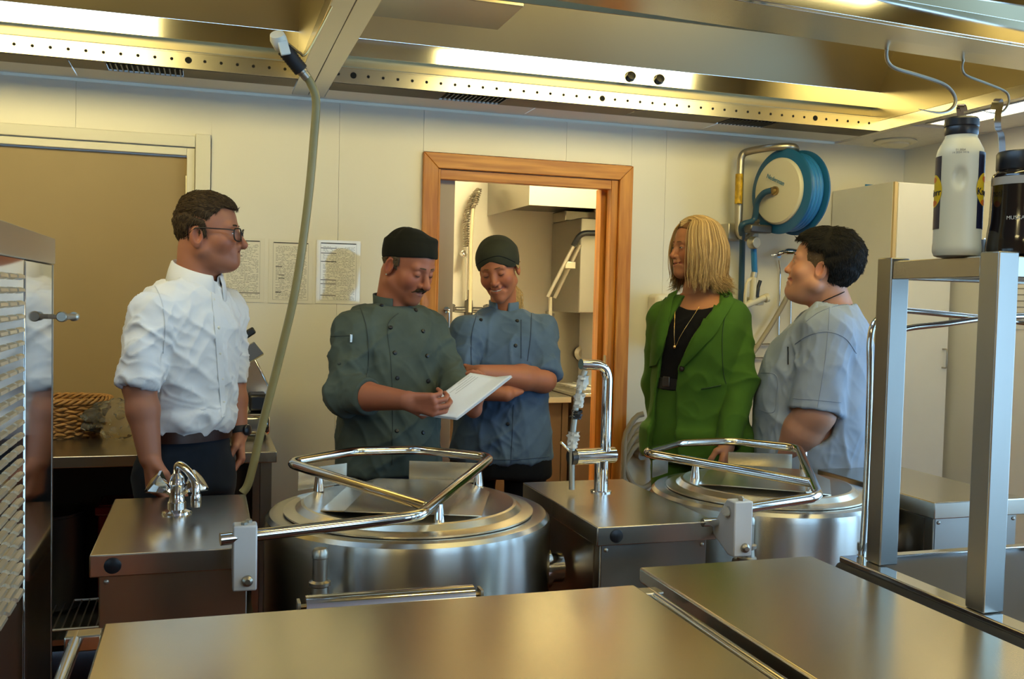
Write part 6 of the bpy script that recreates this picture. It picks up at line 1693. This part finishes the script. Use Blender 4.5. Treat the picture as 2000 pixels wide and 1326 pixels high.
# ------------------------------------------------------------------ woman in the green suit
def green():
    root, g = start(1366, 3.5, 'blonde woman in green trouser suit over a black top')
    sk = SK['green']; sc = 1.0
    hf = head_frame(atY(1362, 486, 3.5), 1362, -60, 0, 0)
    ho = dict(skin=sk, jz=.97, smile=.45, nose=.95, wd=.97, open=.45, brow='brow_blond', browr=.7, lip=(.36,.10,.08))
    NB = atY(1364, 572, 3.52)
    hV, hQ, hC, z = head_mesh(hf, sc, ho, NB+[0, 0, -.03], .052, rn2=.07)
    fr = Frame((g[0], g[1], 0), facing(1366, -24))
    lo = Loft(fr, [(.84,.200,.14,.15),(1.0,.196,.135,.145),(1.12,.184,.125,.13),(1.22,.174,.128,.12),(1.34,.178,.142,.12),(1.43,.176,.125,.115),(1.50,.140,.088,.092),(1.55,.075,.058,.062)])
    SR, ER, WR = atY(1296, 622, 3.60), atY(1284, 750, 3.68), atY(1292, 862, 3.64)
    SL, EL, WL = atY(1432, 620, 3.42), atY(1447, 748, 3.34), atY(1420, 872, 3.25)
    hdL = nrm(atY(1410, 915, 3.21)-WL); hdR = np.array([0, 0, -1.0])
    hL = hand_sdf(WL, hdL, nrm(_f*.5-RGT*.8), -1, (.5,.55,.6,.65), (.5,.4), .95)
    hR = hand_sdf(WR, hdR, nrm(RGT*.8), 1, (.5,.55,.6,.65), (.5,.4), .92)
    aL = arm_mesh(SL, EL, WL, .042, .029, hL, hdL, .14, sk, start=.8); aR = arm_mesh(SR, ER, WR, .042, .029, hR, hdR, .14, sk, start=.8)
    # bare upper chest belongs to the body
    def chest(p): 
        d = lo(p, -.004, 1.33, 1.56, .01); d = smin(d, s_caps(p, NB+[0, 0, -.05], SR, .045, .045), .04); d = smin(d, s_caps(p, NB+[0, 0, -.05], SL, .045, .045), .04); return d
    lo_, hi_ = bounds([SR, SL, NB, fr.W((0, 0, 1.3))], .2); lo_[2] = 1.3; cV, cQ = sdf_mesh(chest, lo_, hi_, .008)
    core = core_mesh(lo, .9, 1.42, [(SR, ER, .035), (SL, EL, .035)], sk)
    build_body(root, [(hV, hQ, hC), aR, aL, (cV, cQ, np.tile(np.array(sk), (len(cV), 1))), core])
    # black top
    def top(p):
        q = fr.L(p); d = lo(p, .002, 1.15, 1.56, .008); zz = 1.476+2.6*np.clip(q[:, 0]+.01, -1, 1)**2
        return smax(d, np.where(q[:, 1] > 0, q[:, 2]-zz, q[:, 2]-1.52).astype(f32), .004)
    lo_, hi_ = bounds([fr.W((0, 0, 1.13)), fr.W((0, 0, 1.56))], .22); V, Q = sdf_mesh(top, lo_, hi_, .006); V = folds(V, Q, .003, [(1, .3, .1)], 22, .3, 2)
    obj_from('top', V, Q, 'top_black', root)
    legs(root, lo, 1.19, .92, .095, 0, 'suit_green', 'shoe_black', r=(.098, .07, .06), off=-.004)
    V, F = lo.ring(1.155, 1.198, .006); bl = M().add(V, [tuple(f) for f in F.tolist()]).build('belt', 'shoe_black', root, smooth=50); bb = make_bvh(V, F)
    h_, nn = hit(bb, 1302, 745, .002)
    if h_ is not None: M().obox(h_, np.cross(nn, (0, 0, 1)), nn, (0, 0, 1), .018, .003, .020).build('buckle', 'dark_steel', bl, bevel=.004)
    # open jacket: the front gap is a polygon in the jacket's own front view
    def loc(px, py):
        # point where the sight line meets the chest plane of this person
        o_ = fr.o+fr.R[1]*.12; d = ray(px, py); t = ((o_-CAM)@fr.R[1])/(d@fr.R[1]); q = fr.L((CAM+d*t)[None])[0]; return (q[0], q[2])
    gap = [loc(*a) for a in ((1338, 545), (1326, 575), (1306, 640), (1288, 715), (1276, 770), (1268, 905), (1340, 905), (1328, 840), (1325, 760), (1330, 716), (1362, 655), (1398, 585), (1392, 545))]
    def jac(p):
        q = fr.L(p); d = lo(p, .016, .885, 1.53, .012)
        d = smin(d, s_caps(p, NB+[0, 0, -.055], SR, .055, .062), .035); d = smin(d, s_caps(p, NB+[0, 0, -.055], SL, .055, .062), .035)
        d = smin(d, lo(p, .028, .885, .99, .02), .05)
        d = smax(d, -smax(poly2(q[:, 0], q[:, 2], gap), .0-q[:, 1], .004), .004)
        a, ah = sleeve(p, SR, ER, WR, 1.97, .067, .058, .046, .011); b, bh = sleeve(p, SL, EL, WL, 1.98, .067, .060, .047, .011)
        d = smin(smin(d, a, .006), b, .004); d = smax(smax(d, -ah, .004), -bh, .004)
        return smax(d, -s_caps(p, NB+[0, 0, -.02], NB+[0, 0, .2], .070), .006)
    lo_, hi_ = bounds([SR, SL, ER, EL, WR, WL, NB, g], .12); lo_[2] = .86
    V, Q = sdf_mesh(jac, lo_, hi_, .0054)
    J = [EL, ER, EL*.5+SL*.5, fr.W((-.1, .1, 1.2))]; V = folds(V, Q, .016, [(.8, .2, -.5), (.9, 0, .2)], 13, .14, 6, at=J, rad=.14, base=.35)
    jk = obj_from('blazer', V, Q, 'suit_green', root); bv = make_bvh(V, Q)
    patch('lapel', bv, [(1402, 560), (1396, 590), (1362, 652), (1330, 712)], [(1430, 574), (1430, 594), (1398, 652), (1337, 716)], .009, 'suit_green', jk, 18, 6, th=.006, bow=.004)
    patch('lapel', bv, [(1322, 566), (1316, 590), (1303, 640), (1285, 712)], [(1306, 574), (1296, 592), (1280, 645), (1270, 716)], .009, 'suit_green', jk, 18, 6, th=.006, bow=.004)
    patch('collar', bv, [(1384, 552), (1402, 572), (1410, 585)], [(1416, 552), (1425, 566), (1428, 576)], .011, 'suit_green', jk, 8, 4, th=.006, bow=.003)
    line_on('lapel_notch', bv, [(1394, 591), (1409, 586), (1426, 579)], .0025, 'seam_green', jk, .007, 8); line_on('lapel_notch', bv, [(1296, 590), (1303, 583)], .002, 'seam_green', jk, .007, 6)
    line_on('pocket_seam', bv, [(1370, 760), (1408, 752)], .0028, 'seam_green', jk, .002, 12); line_on('armhole_seam', bv, [(1420, 600), (1411, 650), (1412, 720), (1418, 750)], .002, 'seam_green', jk)
    buttons(bv, [(1332, 720)], .011, 'horn', jk)
    face_parts(root, hf, ho, z, sc)
    # necklace
    P = [np.array(hit(bv2, x, y, .003)[0]) for x, y in ((1322, 580), (1319, 620), (1317, 660), (1320, 676), (1333, 650), (1350, 622), (1362, 600)) if hit(bv2, x, y, .003)[0] is not None] if False else []
    tb_ = make_bvh(*sdf_mesh(lambda p: lo(p, .006, 1.15, 1.55, .008), *bounds([fr.W((0, 0, 1.15)), fr.W((0, 0, 1.55))], .2), .012, 0))
    for x, y in ((1324, 565), (1321, 585), (1319, 620), (1318, 655), (1320, 677), (1328, 660), (1340, 640), (1356, 616), (1366, 600)):
        h_, _ = hit(tb_, x, y, .004)
        if h_ is not None: P.append(h_)
    nk = add_tube('necklace', smooth_path(P, 4), .001, 'gold', root, 6)
    h_, nn = hit(tb_, 1320, 677, .008)
    M().sphere(h_, .0075, 6).build('pendant', 'gold', nk)
    # hair: strands from the parting over the skull down to the shoulders
    rs = np.random.RandomState(9); paths = []; rad = []; cols = []
    for i in range(3200):
        side = 1 if rs.rand() < .5 else -1; t = rs.rand(); yy = .086-.164*t; az0 = np.interp(t, [0, .10, .3, .7, 1], [50, 66, 92, 140, 178])+rs.randn()*6; az = math.radians(az0)
        lay = rs.rand(); up = .004+.018*lay; rx, ry, rz = .0755+up, .098+up*.9, .083+up*.8
        ln = .185+.03*rs.rand()+.02*math.sin(az0*.35)
        P = []
        p0 = np.array((side*.003-.008, yy, .035+rz*math.sqrt(max(.12, 1-(yy/ry)**2))))
        dirh = np.array((side*math.sin(az), math.cos(az)))
        for k in range(5):
            e = math.radians(86-76*k/4); q = np.array((rx*dirh[0]*math.cos(e), ry*dirh[1]*math.cos(e)-.002, .035+rz*math.sin(e))); w = min(1, k/2.0); P.append(p0*(1-w)+q*w)
        b = P[-1]; out = np.array((dirh[0], dirh[1], 0)); tang = np.array((-dirh[1], dirh[0], 0)); ph = az0*.11*side+rs.randn()*.35
        flick = .012+.030*max(0, math.sin(az0*.23+side))*rs.rand()+.014*(t > .4)
        for k, zz in enumerate((.2, .4, .6, .8, .93, 1.0)):
            fl = (.006, .009, .007, .005, .010, 1)[k]; fl = flick if k == 5 else fl
            P.append(b+out*(fl+up*.35)+tang*.007*math.sin(ph+zz*5.5)*zz+np.array((rs.randn()*.0025*zz, rs.randn()*.0025*zz-.012*zz*(t < .2), -ln*zz)))
        P = [hf.W(p*sc) for p in P]
        paths.append(smooth_path(P, 2)); rad.append(.0009+.0008*rs.rand())
        tone = .5+.5*math.sin(az0*.9+side*2); base = np.array((.56, .385, .175))*tone+np.array((.29, .175, .07))*(1-tone); cols.append(base*(.7+.6*rs.rand()))
    tubes_hair('hair', paths, rad, cols, root)
    def cut(q):
        line = np.where(q[:, 1] > .03, .055+.5*(q[:, 1]-.03), np.where(q[:, 1] > 0, -.02, -.07)); return (line-q[:, 2]).astype(f32)*.8
    hair_cap(hf, sc, cut, .005, 'hair_base', root, 'brow_blond', amp=.001, h=.004)
green()

# ------------------------------------------------------------------ woman in the pale scrub top
def scrub():
    root, g = start(1600, 3.267, 'short-haired woman in pale blue scrub top in profile on the right')
    sk = SK['right']; sc = 1.158
    hf = head_frame(atY(1606, 523, 3.267), 1606, -94, -12, 0)
    ho = dict(skin=sk, jz=1.0, smile=.9, fat=.75, nose=.9, open=.35, brow='brow_blond', browr=.7, lip=(.50,.17,.15))
    NB = atY(1628, 606, 3.278)
    hV, hQ, hC, z = head_mesh(hf, sc, ho, NB+[0, 0, -.03], .068, rn2=.09)
    fr = Frame((g[0], g[1], 0), facing(1600, -97))
    lo = Loft(fr, [(0.756,.235,.225,.20),(0.931,.235,.236,.198),(1.086,.228,.236,.195),(1.200,.222,.226,.192),(1.293,.215,.200,.190),(1.386,.205,.140,.184),(1.448,.175,.075,.165),(1.490,.12,.03,.14),(1.522,.08,.0,.12)])
    SL, EL, WL = atY(1616, 650, 3.10), atY(1592, 806, 3.08), atY(1526, 905, 3.20)
    SR, ER, WR = atY(1590, 650, 3.44), atY(1590, 800, 3.44), atY(1560, 900, 3.42)
    hdL = nrm(WL-EL); hdR = nrm(WR-ER)
    hL = hand_sdf(WL, hdL, nrm(_f), 1, (.4,.45,.5,.55), (.5,.3), 1.0); hR = hand_sdf(WR, hdR, nrm(-_f), -1, (.4,.45,.5,.55), (.5,.3), 1.0)
    aL = arm_mesh(SL, EL, WL, .074, .042, hL, hdL, .15, sk, start=.55, ru=.078); aR = arm_mesh(SR, ER, WR, .066, .038, hR, hdR, .15, sk, start=.55, h=.005)
    core = core_mesh(lo, .9, 1.47, [(SL, SR, .05), (SL, EL, .05), (SR, ER, .05), (NB+[0, 0, -.05], NB+[0, 0, .04], .06)], sk)
    build_body(root, [(hV, hQ, hC), aL, aR, core])
    nf = nrm(facing(1600, -94))
    c0, n0 = atY(1574, 624, 3.26), atY(1682, 592, 3.26); cn = np.cross(fr.R[0], n0-c0); cn = cn if cn[2] > 0 else -cn
    def tunic(p):
        d = lo(p, .008, .80, 1.56, .012)
        d = smin(d, s_caps(p, NB+[0, 0, -.095], SL, .075, .088), .06); d = smin(d, s_caps(p, NB+[0, 0, -.095], SR, .075, .088), .06)
        a, ah = sleeve(p, SL, EL, WL, .98, .094, .09, .097, .012); b, bh = sleeve(p, SR, ER, WR, .98, .09, .09, .092, .012)
        d = smin(smin(d, a, .025), b, .025); d = smax(smax(d, -ah, .004), -bh, .004)
        # scooped neckline: cut above the plane from the chest to the nape
        d = smax(d, -smax(-plane_d(p, c0, cn), s_caps(p, NB+[0, 0, -.12], NB+[0, 0, .2], .150), .004), .005)
        return d
    lo_, hi_ = bounds([SR, SL, ER, EL, NB, g, fr.W((0, .2, 1)), fr.W((0, -.15, 1))], .13); lo_[2] = .77
    V, Q = sdf_mesh(tunic, lo_, hi_, .0060)
    J = [SL*.8+EL*.2, EL, SL*.5+EL*.5+fr.R[1]*.08, fr.W((-.2, .1, 1.0)), fr.W((-.2, -.1, .95))]; V = folds(V, Q, .018, [(.4, .3, -.8), (.7, 0, .6)], 12, .13, 7, at=J, rad=.16, base=.45); V = folds(V, Q, .006, [(.4, .2, .9), (.7, .3, -.5)], 26, .15, 2, at=J, rad=.15, base=.3)
    tn = obj_from('scrub_top', V, Q, 'scrub_blue', root); bv = make_bvh(V, Q)
    line_on('armhole_seam', bv, [(1553, 672), (1580, 655), (1615, 648), (1650, 660), (1672, 690)], .0013, 'seam_scrub', tn, .001, 30)
    line_on('sleeve_seam', bv, [(1617, 648), (1612, 700), (1603, 760), (1596, 798)], .0013, 'seam_scrub', tn); line_on('shoulder_seam', bv, [(1620, 600), (1618, 645)], .0013, 'seam_scrub', tn)
    line_on('neck_seam', bv, [(1575, 628), (1600, 610), (1640, 596), (1678, 596)], .0013, 'seam_scrub', tn)
    line_on('hem_seam', bv, [(1549, 778), (1600, 782), (1642, 786)], .0013, 'seam_scrub', tn)
    line_on('pocket_seam', bv, [(1486, 728), (1517, 734), (1516, 780), (1510, 806), (1482, 800)], .0013, 'seam_scrub', tn, .001, 36)
    pp = line_on('pen', bv, [(1540, 677), (1540, 712)], .0028, 'black_plastic', tn, .004, 6)
    legs(root, lo, .82, .80, .11, 0, 'black_trousers', 'shoe_black', r=(.11, .085, .065))
    face_parts(root, hf, ho, z, sc)
    # dark cord around the neck
    P = [hit(make_bvh(hV, hQ), x, y, .004)[0] for x, y in ((1642, 575),)]
    hb_ = make_bvh(hV, hQ)
    P = [hit(hb_, x, y, .003)[0] for x, y in ((1584, 606), (1596, 596), (1612, 586), (1628, 579), (1640, 574), (1648, 570))]
    P = [q for q in P if q is not None]
    if len(P) > 2: add_tube('neck_cord', smooth_path(P, 3), .0018, 'hair_black', root, 6)
    # hair: clipped temple and heavy black crop
    def cut_t(q):
        line = np.where(q[:, 1] > .052, .2, np.where(q[:, 1] > .012, -.016, .01)); return np.maximum(np.maximum(line-q[:, 2], q[:, 2]-.075), -.01-q[:, 1]).astype(f32)*.8
    hair_cap(hf, sc, cut_t, .0035, 'clipped_hair', root, 'hair_grey', amp=.0012)
    def cut_h(q):
        x = np.abs(q[:, 0]); y = q[:, 1]
        line = np.where(y > .055, .070+.12*(y-.05), np.where(y > -.004, .052, np.where(y > -.03, .01, -.075)))
        return (line-q[:, 2]).astype(f32)*.8
    hair_cap(hf, sc, cut_h, lambda q: .016+.010*np.clip((q[:, 2]-.02)/.08, 0, 1)+.008*np.clip(-q[:, 1]/.06, 0, 1), 'hair', root, 'hair_black', amp=.004, c=(0, -.006, .036), scale=70)
    fuzz('hair_strands', [c for c in root.children if c.name.startswith('hair')][-1], root, hf, lambda q, rs: (rs.randn()*.25, .6 if q[1] > .0 and q[2] > .07 else -.3, -.25 if q[2] > .09 else -.9), 7000, .018, .0007, [(.009,.008,.006),(.02,.016,.011),(.005,.005,.005)], 5, .12)
    fuzz('clipped_strands', [c for c in root.children if c.name.startswith('clipped')][0], root, hf, lambda q, rs: (0, -.3, -.9), 900, .007, .0008, [(.14,.10,.06),(.07,.05,.03)], 6, .1)
scrub()
